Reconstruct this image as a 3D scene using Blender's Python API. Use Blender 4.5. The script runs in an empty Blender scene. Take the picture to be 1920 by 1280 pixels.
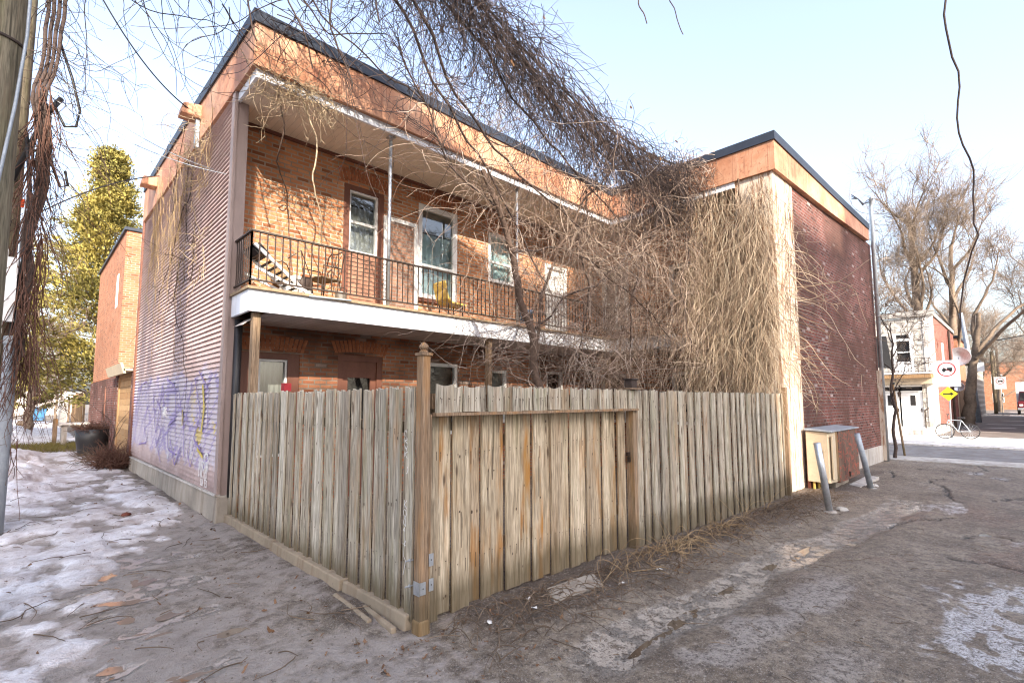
import bpy, math, random
import numpy as np
from mathutils import Vector
S = bpy.context.scene
COL = S.collection
R = math.radians
rng = np.random.default_rng(7)
random.seed(7)

# ------------------------------------------------------------------ camera
F_PX, YAW, PITCH, ROLL, SHIFT = 936.6, .79961, .08764, -.00269, 29.2
cam_d = bpy.data.cameras.new('camera')
cam_d.sensor_width = 36
cam_d.lens = F_PX / 1920 * 36
cam_d.shift_y = SHIFT / 1920
cam_d.clip_start = .05
cam_d.clip_end = 1500
cam = bpy.data.objects.new('camera', cam_d)
COL.objects.link(cam)
cam.location = (0, 0, 1.7)
_f = Vector((math.cos(YAW) * math.cos(PITCH), math.sin(YAW) * math.cos(PITCH), math.sin(PITCH)))
_r = Vector((math.sin(YAW), -math.cos(YAW), 0))
_u = _r.cross(_f)
_r2 = _r * math.cos(ROLL) + _u * math.sin(ROLL)
_u2 = -_r * math.sin(ROLL) + _u * math.cos(ROLL)
from mathutils import Matrix
cam.matrix_world = Matrix(((_r2.x, _u2.x, -_f.x, 0), (_r2.y, _u2.y, -_f.y, 0), (_r2.z, _u2.z, -_f.z, 1.7), (0, 0, 0, 1)))
S.camera = cam

# ------------------------------------------------------------------ light
SUN = Vector((-.42, -1, .60)).normalized()          # towards the sun
w = bpy.data.worlds.new('World'); S.world = w; w.use_nodes = True
nt = w.node_tree
sky = nt.nodes.new('ShaderNodeTexSky'); sky.sky_type = 'NISHITA'; sky.sun_disc = False
sky.sun_elevation = math.asin(SUN.z); sky.sun_rotation = math.atan2(SUN.x, SUN.y)
sky.air_density = 1.4; sky.dust_density = 4.5; sky.ozone_density = 2.5
bg = nt.nodes['Background']; bg.inputs['Strength'].default_value = .15
tint = nt.nodes.new('ShaderNodeMix'); tint.data_type = 'RGBA'; tint.blend_type = 'MULTIPLY'; tint.inputs[0].default_value = 1
tint.inputs[7].default_value = (.985, .985, 1.07, 1); hs = nt.nodes.new('ShaderNodeHueSaturation'); hs.inputs['Saturation'].default_value = .72; nt.links.new(sky.outputs[0], hs.inputs['Color']); nt.links.new(hs.outputs[0], tint.inputs[6]); nt.links.new(tint.outputs[2], bg.inputs['Color'])
sd = bpy.data.lights.new('sun', 'SUN'); sd.energy = 3.3; sd.angle = R(.5); sd.color = (1, .91, .78)
so = bpy.data.objects.new('sun', sd); COL.objects.link(so); so.location = (-20, -40, 30)
so.rotation_euler = SUN.to_track_quat('Z', 'Y').to_euler()
vs = S.view_settings; vs.view_transform = 'Standard'; vs.look = 'None'; vs.exposure = 1.82; vs.gamma = 1
S.cycles.use_denoising = True; S.cycles.use_adaptive_sampling = False; S.cycles.filter_width = 1.15; S.cycles.sample_clamp_indirect = 4
S.cycles.max_bounces = 6; S.cycles.diffuse_bounces = 4; S.cycles.transparent_max_bounces = 8

# ------------------------------------------------------------------ helpers: noise
_perm = np.random.default_rng(3).random((512, 512))
def vnoise(x, y):
    xi = np.floor(x).astype(int); yi = np.floor(y).astype(int)
    fx = x - xi; fy = y - yi
    fx = fx * fx * (3 - 2 * fx); fy = fy * fy * (3 - 2 * fy)
    g = lambda a, b: _perm[a % 512, b % 512]
    return (g(xi, yi) * (1 - fx) + g(xi + 1, yi) * fx) * (1 - fy) + (g(xi, yi + 1) * (1 - fx) + g(xi + 1, yi + 1) * fx) * fy
def fbm(x, y, s=1., o=4):
    t = 0; a = .5; n = 0
    for i in range(o):
        t = t + a * vnoise(x * s + 17.3 * i, y * s + 5.1 * i); n += a; a *= .5; s *= 2.03
    return t / n
def sm(a, b, x):
    t = np.clip((x - a) / (b - a), 0, 1); return t * t * (3 - 2 * t)

# ------------------------------------------------------------------ helpers: materials
class M:
    def __init__(s, name):
        s.m = bpy.data.materials.new(name); s.m.use_nodes = True
        s.t = s.m.node_tree; s.t.nodes.clear()
        s.out = s.n('ShaderNodeOutputMaterial'); s.b = s.n('ShaderNodeBsdfPrincipled')
        s.l(s.b.outputs[0], s.out.inputs[0])
    def n(s, k, **kw):
        x = s.t.nodes.new(k)
        for a, v in kw.items(): setattr(x, a, v)
        return x
    def l(s, a, b): s.t.links.new(a, b)
    def put(s, sock, v):
        if v is None: return
        if hasattr(v, 'is_output'): s.l(v, sock)
        elif isinstance(v, (tuple, list)) and len(v) == 3 and sock.type == 'RGBA': sock.default_value = (*v, 1)
        else: sock.default_value = v
    def pos(s): return s.n('ShaderNodeNewGeometry').outputs['Position']
    def uv(s): return s.n('ShaderNodeUVMap').outputs[0]
    def attr(s, name):
        a = s.n('ShaderNodeAttribute'); a.attribute_name = name; return a
    def mapv(s, v, scale=(1, 1, 1), loc=(0, 0, 0)):
        x = s.n('ShaderNodeMapping'); s.l(v, x.inputs[0]); s.put(x.inputs['Scale'], scale); s.put(x.inputs['Location'], loc); return x.outputs[0]
    def noise(s, v, sc, det=4, ro=.55, dist=0, col=False):
        x = s.n('ShaderNodeTexNoise'); s.l(v, x.inputs['Vector']); x.inputs['Scale'].default_value = sc
        x.inputs['Detail'].default_value = det; x.inputs['Roughness'].default_value = ro; x.inputs['Distortion'].default_value = dist
        return x.outputs['Color' if col else 'Fac']
    def ramp(s, v, *st):
        x = s.n('ShaderNodeValToRGB'); s.put(x.inputs[0], v); e = x.color_ramp.elements
        while len(e) < len(st): e.new(.5)
        for i, (p, c) in enumerate(st):
            e[i].position = p; e[i].color = (c, c, c, 1) if not isinstance(c, (tuple, list)) else (*c, 1)
        return x.outputs[0]
    def mix(s, f, a, b, k='MIX'):
        x = s.n('ShaderNodeMix', data_type='RGBA', blend_type=k); x.clamp_factor = True
        s.put(x.inputs[0], f); s.put(x.inputs[6], a); s.put(x.inputs[7], b); return x.outputs[2]
    def math(s, op, a, b=None, c=None):
        x = s.n('ShaderNodeMath', operation=op); x.use_clamp = op in ('MULTIPLY_CLAMP',)
        s.put(x.inputs[0], a); s.put(x.inputs[1], b)
        if c is not None: s.put(x.inputs[2], c)
        return x.outputs[0]
    def sep(s, v):
        x = s.n('ShaderNodeSeparateXYZ'); s.l(v, x.inputs[0]); return x.outputs
    def comb(s, a, b, c=0.):
        x = s.n('ShaderNodeCombineXYZ'); s.put(x.inputs[0], a); s.put(x.inputs[1], b); s.put(x.inputs[2], c); return x.outputs[0]
    def bump(s, h, st=.3, d=.01, nrm=None):
        x = s.n('ShaderNodeBump'); x.inputs['Strength'].default_value = st; x.inputs['Distance'].default_value = d
        s.put(x.inputs['Height'], h)
        if nrm is not None: s.l(nrm, x.inputs['Normal'])
        s.l(x.outputs[0], s.b.inputs['Normal']); return x.outputs[0]
    def fin(s, col=None, rough=.8, spec=.3, metal=0.):
        s.put(s.b.inputs['Base Color'], col); s.put(s.b.inputs['Roughness'], rough)
        s.put(s.b.inputs['Specular IOR Level'], spec); s.put(s.b.inputs['Metallic'], metal)
        return s.m

def simple(name, col, var=.25, sc=6., rough=.75, spec=.3, metal=0., bump=.15, scale=(1, 1, 1)):
    m = M(name); p = m.mapv(m.pos(), scale)
    n = m.noise(p, sc, 5, .6); n2 = m.noise(p, sc * 7, 3)
    d = tuple(max(0, c * (1 - var)) for c in col); b = tuple(min(1, c * (1 + var)) for c in col)
    c = m.ramp(m.math('ADD', m.math('MULTIPLY', n, .7), m.math('MULTIPLY', n2, .3)), (.3, d), (.7, b))
    m.bump(n2, bump, .01)
    return m.fin(c, rough, spec, metal)

def brick_mat(name, c1, c2, mortar, pale=0., palecol=(.5, .42, .36), soot=.5, mort=.012, rough_edge=.012, sootcol=(.07, .035, .025)):
    m = M(name); uv = m.uv()
    wob = m.noise(uv, 7, 3, .6, 0, True)
    add = m.n('ShaderNodeVectorMath', operation='MULTIPLY_ADD')
    sub = m.n('ShaderNodeVectorMath', operation='SUBTRACT'); m.l(wob, sub.inputs[0]); sub.inputs[1].default_value = (.5, .5, .5)
    m.l(sub.outputs[0], add.inputs[0]); add.inputs[1].default_value = (rough_edge,) * 3; m.l(uv, add.inputs[2])
    v = add.outputs[0]
    def bt(a, b, mo, ms):
        x = m.n('ShaderNodeTexBrick'); m.l(v, x.inputs['Vector']); x.inputs['Scale'].default_value = 1
        x.inputs['Brick Width'].default_value = .212; x.inputs['Row Height'].default_value = .074
        x.inputs['Mortar Size'].default_value = ms; x.inputs['Mortar Smooth'].default_value = .25
        m.put(x.inputs['Color1'], a); m.put(x.inputs['Color2'], b); m.put(x.inputs['Mortar'], mo); return x
    rnd = bt((0, 0, 0), (1, 1, 1), (.5, .5, .5), 0.)
    x = bt((1, 1, 1), (1, 1, 1), (0, 0, 0), mort)
    big = m.noise(uv, .55, 4, .6); fine = m.noise(uv, 38, 4, .65)
    r = rnd.outputs['Color']
    col = m.mix(r, c1, c2)
    dk = tuple(c * .45 for c in c1)
    col = m.mix(m.ramp(r, (.1, .75), (.16, 0.)), col, dk)
    if pale: col = m.mix(m.ramp(m.math('FRACT', m.math('MULTIPLY', r, 7.31)), (1 - pale, 0.), (1 - pale + .01, .85)), col, palecol)
    col = m.mix(m.ramp(fine, (.35, .0), (.75, .45)), col, tuple(c * .55 for c in c2))
    mo = m.mix(m.ramp(m.noise(uv, 2.2, 4), (.35, 0.), (.65, 1.)), mortar, tuple(c * .5 for c in mortar))
    col = m.mix(x.outputs['Fac'], col, mo)
    col = m.mix(m.ramp(m.math('MULTIPLY', big, soot * 2), (.45, 0.), (.75, .75)), col, sootcol)
    h = m.math('ADD', m.math('MULTIPLY', m.math('SUBTRACT', 1., x.outputs['Fac']), .8), m.math('MULTIPLY', fine, .35))
    m.bump(h, .7, .012)
    return m.fin(col, .88, .2)

MAT = {}
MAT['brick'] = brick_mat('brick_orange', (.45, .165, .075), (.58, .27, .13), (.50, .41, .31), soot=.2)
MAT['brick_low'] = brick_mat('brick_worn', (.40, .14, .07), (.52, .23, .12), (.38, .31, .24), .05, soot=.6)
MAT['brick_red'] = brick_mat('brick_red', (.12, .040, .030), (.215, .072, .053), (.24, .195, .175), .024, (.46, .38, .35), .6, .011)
MAT['brick_nb'] = brick_mat('brick_neighbour', (.42, .14, .065), (.50, .19, .09), (.42, .33, .25), soot=.3)
MAT['brick_far'] = brick_mat('brick_far', (.26, .07, .05), (.33, .10, .07), (.26, .18, .15), soot=.3)

def rust():
    m = M('rusted_sheet_metal'); p = m.pos(); n = m.noise(p, 1.3, 6, .62, .4); f = m.noise(p, 14, 5, .7)
    st = m.noise(m.mapv(p, (5, 5, .35)), 2.4, 4)
    c = m.ramp(n, (.25, (.24, .09, .05)), (.42, (.44, .20, .105)), (.6, (.55, .31, .19)), (.78, (.56, .37, .26)))
    c = m.mix(m.ramp(f, (.55, 0.), (.7, .7)), c, (.18, .055, .03))
    c = m.mix(m.ramp(st, (.55, 0.), (.75, .5)), c, (.60, .38, .24))
    s = m.sep(p); fr = m.math('FRACT', m.math('DIVIDE', m.math('ADD', s[0], s[1]), 1.22)); g = m.ramp(fr, (0., 0.), (.006, 1.), (1., 1.)); c = m.mix(g, (.10, .04, .025), c)
    cell = m.math('FLOOR', m.math('DIVIDE', m.math('ADD', s[0], s[1]), 1.22)); wn = m.n('ShaderNodeTexWhiteNoise', noise_dimensions='1D'); m.l(cell, wn.inputs['W']); c = m.mix(.8, c, m.ramp(wn.outputs[0], (0., (.72, .66, .62)), (.5, (1., .97, .95)), (1., (1.1, 1.05, 1.0))), 'MULTIPLY')
    dr = m.noise(m.mapv(p, (11, 11, .7)), 2., 5, .7); c = m.mix(m.ramp(dr, (.54, 0.), (.70, .7)), c, (.20, .075, .04))
    m.bump(m.math('ADD', m.math('MULTIPLY', f, .4), m.math('ADD', m.math('MULTIPLY', n, .8), g)), .35, .02); return m.fin(c, .6, .35)
MAT['rust'] = rust()
MAT['flash'] = simple('dark_flashing', (.028, .034, .048), .25, 3, .5, .4, .2, .06)
def white_panels():
    m = M('white_aluminium_panels'); p = m.pos(); s = m.sep(p); n = m.noise(p, 2, 5); dr = m.noise(m.mapv(p, (7, 7, .6)), 2, 5, .65)
    c = m.ramp(n, (.3, (.68, .69, .73)), (.7, (.80, .81, .84))); c = m.mix(m.ramp(dr, (.52, 0.), (.72, .55)), c, (.46, .43, .40))
    fr = m.math('FRACT', m.math('DIVIDE', m.math('ADD', s[0], s[1]), 1.53)); g = m.ramp(fr, (0., 0.), (.004, 1.), (1., 1.)); c = m.mix(g, (.25, .24, .24), c)
    m.bump(m.math('ADD', m.math('MULTIPLY', n, .5), g), .25, .01); return m.fin(c, .5, .4)
MAT['white'] = white_panels()
MAT['soffit'] = None

def boards_mat(name, col, pitch=.1, ax=0, gap=.5, var=.2):
    m = M(name); p = m.pos(); s = m.sep(p)
    fr = m.math('FRACT', m.math('DIVIDE', s[ax], pitch))
    g = m.ramp(fr, (0., 0.), (.04, 1.), (.95, 1.), (1., 0.))
    cell = m.math('FLOOR', m.math('DIVIDE', s[ax], pitch))
    wn = m.n('ShaderNodeTexWhiteNoise', noise_dimensions='1D'); m.l(cell, wn.inputs['W'])
    n = m.noise(p, 3, 5); 
    c = m.ramp(m.math('ADD', m.math('MULTIPLY', n, .6), m.math('MULTIPLY', wn.outputs[0], .4)), (.25, tuple(x * (1 - var) for x in col)), (.75, tuple(min(1, x * (1 + var)) for x in col)))
    c = m.mix(g, tuple(x * gap for x in col), c); m.bump(g, .6, .01)
    return m.fin(c, .7, .25)
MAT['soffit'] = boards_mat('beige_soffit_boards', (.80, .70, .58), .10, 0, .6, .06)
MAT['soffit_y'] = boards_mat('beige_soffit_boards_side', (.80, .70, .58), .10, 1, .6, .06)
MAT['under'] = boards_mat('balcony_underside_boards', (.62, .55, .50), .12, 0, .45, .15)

def siding():
    m = M('painted_metal_siding'); p = m.pos(); s = m.sep(p); y, z = s[1], s[2]
    n = m.noise(p, 2.2, 5, .6); stv = m.noise(m.mapv(p, (1, 9, .5)), 2., 5, .6)
    c = m.ramp(n, (.3, (.44, .315, .285)), (.7, (.54, .41, .375)))
    c = m.mix(m.ramp(stv, (.55, 0.), (.78, .6)), c, (.25, .12, .085))
    # sprayed graffiti: pale wash, purple swirls, a yellow patch (real paint on the wall)
    v = m.comb(y, z)
    wob = m.noise(v, 1.7, 3, .5)
    up = m.math('ADD', 2.22, m.math('MULTIPLY', m.math('SUBTRACT', wob, .5), 1.0))
    reg = m.ramp(m.math('SUBTRACT', up, z), (.0, 0.), (.09, 1.))
    lo = m.ramp(m.math('SUBTRACT', z, m.math('ADD', .62, m.math('MULTIPLY', m.math('SUBTRACT', wob, .5), .9))), (0., 0.), (.12, 1.))
    reg = m.math('MULTIPLY', reg, lo)
    chips = m.ramp(m.noise(m.mapv(p, (1, 2.2, 4)), 9, 4, .7), (.38, .25), (.55, 1.))
    base = m.mix(m.math('MULTIPLY', m.math('MULTIPLY', reg, chips), .8), c, (.52, .49, .56))
    wv = m.n('ShaderNodeTexWave', wave_type='BANDS', bands_direction='DIAGONAL'); m.l(m.mapv(v, (.62, .8, 1)), wv.inputs[0])
    wv.inputs['Scale'].default_value = .55; wv.inputs['Distortion'].default_value = 7; wv.inputs['Detail'].default_value = 1; wv.inputs['Detail Scale'].default_value = .9
    sw = m.ramp(wv.outputs['Fac'], (.40, 0.), (.46, 1.), (.54, 1.), (.60, 0.))
    vo = m.n('ShaderNodeTexVoronoi', feature='DISTANCE_TO_EDGE'); m.l(m.mapv(v, (1.2, 1., 1)), vo.inputs[0]); vo.inputs['Scale'].default_value = 1.5
    sw2 = m.ramp(vo.outputs['Distance'], (.0, 1.), (.035, 1.), (.07, 0.))
    k = m.math('MULTIPLY', m.math('MAXIMUM', sw, m.math('MULTIPLY', sw2, .8)), m.math('MULTIPLY', reg, chips))
    base = m.mix(m.math('MULTIPLY', k, .85), base, (.17, .11, .36))
    yel = m.ramp(m.noise(m.comb(y, z, 4.), 2.0, 2), (.60, 0.), (.66, 1.))
    near = m.ramp(y, (0., 1.), (1., 1.))
    yy = m.ramp(m.math('SUBTRACT', 10.2, y), (0., 0.), (.5, 1.))
    base = m.mix(m.math('MULTIPLY', m.math('MULTIPLY', yel, yy), m.math('MULTIPLY', reg, .8)), base, (.62, .47, .10))
    # grime near the foot
    base = m.mix(m.ramp(m.math('ADD', z, m.math('MULTIPLY', n, .5)), (.55, .65), (1.1, 0.)), base, (.11, .06, .05))
    m.bump(m.noise(p, 30, 3), .12, .004)
    return m.fin(base, .6, .35)
MAT['siding'] = siding()
MAT['trim'] = simple('brown_grey_trim', (.30, .225, .20), .2, 2.5, .55, .35, 0, .08, (1, 1, .3))
MAT['black'] = simple('black_pipe', (.02, .018, .018), .3, 4, .45, .4)

def concrete(name, c=(.33, .29, .24)):
    m = M(name); p = m.pos(); n = m.noise(p, 1.4, 6, .65); f = m.noise(p, 22, 5, .7); st = m.noise(m.mapv(p, (3, 3, .4)), 2, 4)
    col = m.ramp(n, (.3, tuple(x * .65 for x in c)), (.7, tuple(x * 1.2 for x in c)))
    col = m.mix(m.ramp(st, (.5, 0.), (.75, .7)), col, (.16, .10, .06)); col = m.mix(m.ramp(f, (.6, 0.), (.75, .5)), col, (.08, .07, .06))
    m.bump(f, .5, .012); return m.fin(col, .9, .2)
MAT['conc'] = concrete('stained_concrete')
MAT['conc_lt'] = concrete('pale_concrete', (.42, .39, .35))

def fence_wood(name, a, b, green=.35, orange=.25, wet=.0):
    m = M(name); p = m.pos(); uv = m.uv(); at = m.attr('rnd'); rn = at.outputs['Fac']
    off = m.comb(m.math('MULTIPLY', rn, 37.), m.math('MULTIPLY', rn, 91.))
    ad = m.n('ShaderNodeVectorMath', operation='ADD'); m.l(uv, ad.inputs[0]); m.l(off, ad.inputs[1]); v = ad.outputs[0]
    gr = m.noise(m.mapv(v, (34, 1.3, 1)), 1.6, 6, .65, .6); fi = m.noise(m.mapv(v, (120, 3.5, 1)), 1.5, 4, .6)
    bl = m.noise(m.mapv(v, (6, .9, 1)), 1.3, 4, .55)
    c = m.ramp(gr, (.34, tuple(x * .36 for x in a)), (.47, a), (.62, b))
    c = m.mix(m.ramp(fi, (.36, .8), (.54, 0.)), c, tuple(x * .42 for x in a))
    # tone of each board
    c = m.mix(.8, c, m.ramp(rn, (0., (.60, .56, .52)), (.3, (1., .97, .9)), (.55, (.74, .66, .58)), (.8, (1.25, 1.24, 1.2)), (1., (.70, .64, .54))), 'MULTIPLY')
    rf = m.math('FRACT', m.math('MULTIPLY', rn, 13.7))
    if orange: c = m.mix(m.math('MULTIPLY', m.ramp(bl, (.5, 0.), (.72, 1.)), m.math('MULTIPLY', rf, orange * 2.2)), c, (.40, .19, .055))
    if green: c = m.mix(m.math('MULTIPLY', m.ramp(m.noise(m.mapv(v, (9, .7, 1), (3, 5, 0)), 1.4, 4), (.5, 0.), (.7, 1.)), m.math('MULTIPLY', m.math('FRACT', m.math('MULTIPLY', rn, 5.3)), green * 1.6)), c, (.20, .20, .085))
    # knots
    vo = m.n('ShaderNodeTexVoronoi'); m.l(m.mapv(v, (8, 2.0, 1)), vo.inputs[0]); vo.inputs['Scale'].default_value = 1.
    kn = m.ramp(vo.outputs['Distance'], (.06, 1.), (.15, 0.)); c = m.mix(m.math('MULTIPLY', kn, .9), c, (.09, .055, .035))
    st = m.noise(m.mapv(v, (16, .55, 1), (7, 2, 0)), 1.7, 5, .7, .3); c = m.mix(m.math('MULTIPLY', m.ramp(st, (.54, 0.), (.66, 1.)), .7), c, (.16, .115, .075))
    # damp, dirty foot and nail stains
    z = m.sep(p)[2]
    c = m.mix(m.math('MULTIPLY', m.ramp(m.math('ADD', z, m.math('MULTIPLY', bl, -.35)), (-.15, 1.), (.22, 0.)), .75), c, (.10, .075, .04))
    m.bump(m.math('ADD', gr, m.math('MULTIPLY', fi, .6)), .45, .006)
    return m.fin(c, .85, .2)
MAT['fence'] = fence_wood('weathered_fence_wood', (.44, .395, .32), (.64, .595, .51))
MAT['gate'] = fence_wood('weathered_gate_wood', (.50, .405, .285), (.67, .575, .435), .16, .8)
MAT['post'] = fence_wood('weathered_post_wood', (.30, .205, .135), (.40, .30, .21), .15, .4)
MAT['raw'] = fence_wood('raw_timber', (.46, .28, .14), (.52, .36, .2), 0, .4)
MAT['polewood'] = fence_wood('utility_pole_wood', (.19, .165, .12), (.27, .235, .17), .3, .1)

def peel():
    m = M('peeling_white_planks'); p = m.pos(); s = m.sep(p)
    g = m.noise(m.mapv(p, (9, 9, .9)), 1.5, 6, .7, .5)
    c = m.mix(m.ramp(g, (.42, 0.), (.50, 1.)), (.30, .16, .09), (.58, .485, .385))
    f = m.noise(m.mapv(p, (40, 40, 3)), 1.5, 4); c = m.mix(m.ramp(f, (.3, .6), (.5, 0.)), c, (.25, .15, .10))
    fr = m.math('FRACT', m.math('DIVIDE', m.math('ADD', s[0], s[1]), .14)); gp = m.ramp(fr, (0., 0.), (.05, 1.), (1., 1.))
    c = m.mix(gp, (.1, .06, .04), c); m.bump(m.math('ADD', g, gp), .5, .008); return m.fin(c, .85, .2)
MAT['peel'] = peel()

MAT['frame_w'] = simple('white_window_frame', (.78, .77, .74), .05, 5, .45, .4, 0, .03)
MAT['brown'] = simple('brown_painted_wood', (.17, .068, .042), .2, 4, .55, .35, 0, .1, (1, 1, .3))
MAT['brown_lt'] = simple('faded_brown_wood', (.36, .185, .12), .2, 4, .6, .3, 0, .1, (1, 1, .3))
MAT['iron'] = simple('rusty_black_iron', (.045, .028, .02), .5, 14, .6, .4, .2, .2)
MAT['galv'] = simple('galvanised_steel', (.50, .52, .54), .25, 9, .38, .5, .75, .05)
MAT['grey'] = simple('weathered_grey_steel', (.30, .33, .36), .3, 8, .5, .45, .35, .1)
MAT['plastic'] = simple('grey_plastic_conduit', (.27, .29, .31), .2, 6, .5, .4)
MAT['deck'] = simple('mossy_deck_edge', (.26, .19, .12), .5, 12, .9, .1)
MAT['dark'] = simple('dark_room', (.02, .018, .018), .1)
MAT['mortarless'] = simple('arch_brick', (.34, .13, .065), .45, 9, .88, .2, 0, .4)
MAT['tan'] = simple('tan_steel_cabinet', (.52, .42, .29), .15, 4, .5, .35, 0, .05)
MAT['redbrown'] = simple('stained_brown_boards', (.12, .035, .02), .6, 5, .7, .3, 0, .2, (3, 3, .4))
def cabinet_wood():
    m = M('scratched_wooden_cabinet'); p = m.pos(); g = m.noise(m.mapv(p, (10, 10, 1)), 1.5, 6, .65, .7)
    c = m.ramp(g, (.3, (.035, .022, .016)), (.5, (.10, .06, .04)), (.72, (.19, .125, .085)))
    n = m.noise(m.mapv(p, (1.6, 1, 2.2)), 2.1, 2, .5, 1.2); sw = m.ramp(n, (.46, 0.), (.49, 1.), (.52, 1.), (.55, 0.))
    c = m.mix(m.math('MULTIPLY', sw, .55), c, (.42, .075, .04)); m.bump(g, .3, .006); return m.fin(c, .6, .3)
MAT['cabwood'] = cabinet_wood()
MAT['curtain'] = simple('grey_lace_curtain', (.42, .41, .38), .15, 5, .9, .1, 0, .3, (8, 8, .4))
MAT['curtain_b'] = simple('pale_blue_curtain', (.48, .60, .62), .1, 5, .9, .1, 0, .3, (8, 8, .4))
MAT['blind'] = boards_mat('grey_blind', (.25, .23, .2), .03, 2, .5, .1)

def glass():
    m = M('window_glass'); b = m.b
    tr = m.n('ShaderNodeBsdfTransparent'); gl = m.n('ShaderNodeBsdfGlossy'); gl.inputs['Roughness'].default_value = .03
    gl.inputs['Color'].default_value = (.9, .93, .95, 1); tr.inputs['Color'].default_value = (.80, .84, .83, 1)
    fr = m.n('ShaderNodeFresnel'); fr.inputs[0].default_value = 1.6
    mx = m.n('ShaderNodeMixShader'); m.l(m.math('ADD', fr.outputs[0], .08), mx.inputs[0]); m.l(tr.outputs[0], mx.inputs[1]); m.l(gl.outputs[0], mx.inputs[2])
    m.l(mx.outputs[0], m.out.inputs[0]); return m.m
MAT['glass'] = glass()
def screen():
    m = M('insect_screen'); tr = m.n('ShaderNodeBsdfTransparent'); d = m.n('ShaderNodeBsdfDiffuse'); d.inputs[0].default_value = (.35, .27, .24, 1)
    mx = m.n('ShaderNodeMixShader'); mx.inputs[0].default_value = .35; m.l(tr.outputs[0], mx.inputs[1]); m.l(d.outputs[0], mx.inputs[2]); m.l(mx.outputs[0], m.out.inputs[0]); return m.m
MAT['screen'] = screen()

def bark(name, a, b, sc=30):
    m = M(name); p = m.pos(); n = m.noise(p, sc, 4, .6); n2 = m.noise(p, 1.1, 3)
    c = m.ramp(m.math('ADD', m.math('MULTIPLY', n, .5), m.math('MULTIPLY', n2, .5)), (.35, a), (.65, b)); m.bump(n, .4, .01); return m.fin(c, .85, .2)
def vinem(name, *cols):
    m = M(name); a = m.attr('rnd').outputs['Fac']; n = m.noise(m.pos(), 22, 3)
    k = m.math('ADD', m.math('MULTIPLY', a, .75), m.math('MULTIPLY', n, .25)); c = m.ramp(k, *[(.1 + .8 * i / (len(cols) - 1), c) for i, c in enumerate(cols)])
    return m.fin(c, .8, .25)
MAT['vine'] = bark('brown_vine_bark', (.065, .042, .032), (.17, .115, .085))
MAT['vine_dark'] = bark('dark_vine_bark', (.035, .026, .024), (.10, .068, .055))
MAT['vine_tan'] = bark('dry_tan_vine', (.21, .135, .07), (.44, .32, .185))
MAT['vine_pale'] = bark('dry_pale_vine', (.34, .245, .15), (.56, .45, .31))
MAT['vine_red'] = bark('reddish_vine', (.075, .038, .028), (.19, .10, .07))
MAT['shoots_backlit'] = vinem('backlit_vine_shoots', (.018, .014, .016), (.035, .025, .024), (.06, .04, .034), (.13, .09, .072))  # near-black tone paints shoots backlit by the sky
MAT['shoots_mid'] = vinem('brown_vine_shoots', (.08, .05, .038), (.19, .128, .095), (.36, .265, .20), (.56, .45, .36))
MAT['shoots_tan'] = vinem('dry_tan_vine_shoots', (.11, .07, .048), (.27, .185, .12), (.43, .325, .22), (.62, .51, .38))
MAT['bark'] = bark('grey_brown_tree_bark', (.10, .075, .055), (.24, .18, .13), 6)
MAT['twig'] = bark('tan_winter_twigs', (.20, .155, .12), (.33, .26, .20), 3)
MAT['twig_dk'] = bark('brown_winter_twigs', (.15, .11, .085), (.26, .20, .15), 3)
def leafm(name, cols):
    m = M(name); a = m.attr('rnd').outputs['Fac']; n = m.noise(m.pos(), .9, 3)
    st = [(i / (len(cols) - 1), c) for i, c in enumerate(cols)]
    c = m.ramp(m.math('ADD', m.math('MULTIPLY', a, .6), m.math('MULTIPLY', n, .4)), *st); return m.fin(c, .8, .2)
MAT['cedar'] = leafm('cedar_foliage', [(.03, .032, .012), (.15, .135, .038), (.33, .27, .07), (.52, .42, .13)])
MAT['deadleaf'] = leafm('dead_leaves', [(.07, .035, .02), (.16, .085, .045), (.24, .14, .08)])
MAT['stick'] = leafm('dead_sticks', [(.05, .035, .025), (.13, .09, .06), (.27, .2, .14)])
MAT['nail'] = simple('rusty_nail_stain', (.085, .055, .035), .4, 30)
MAT['grit'] = leafm('loose_grit', [(.05, .038, .03), (.16, .125, .095), (.30, .255, .21), (.52, .48, .43)])
MAT['paper'] = simple('paper_scrap', (.62, .6, .56), .1)
MAT['chalk'] = simple('white_marker_paint', (.75, .73, .70), .08, 20)
MAT['stone'] = None

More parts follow.
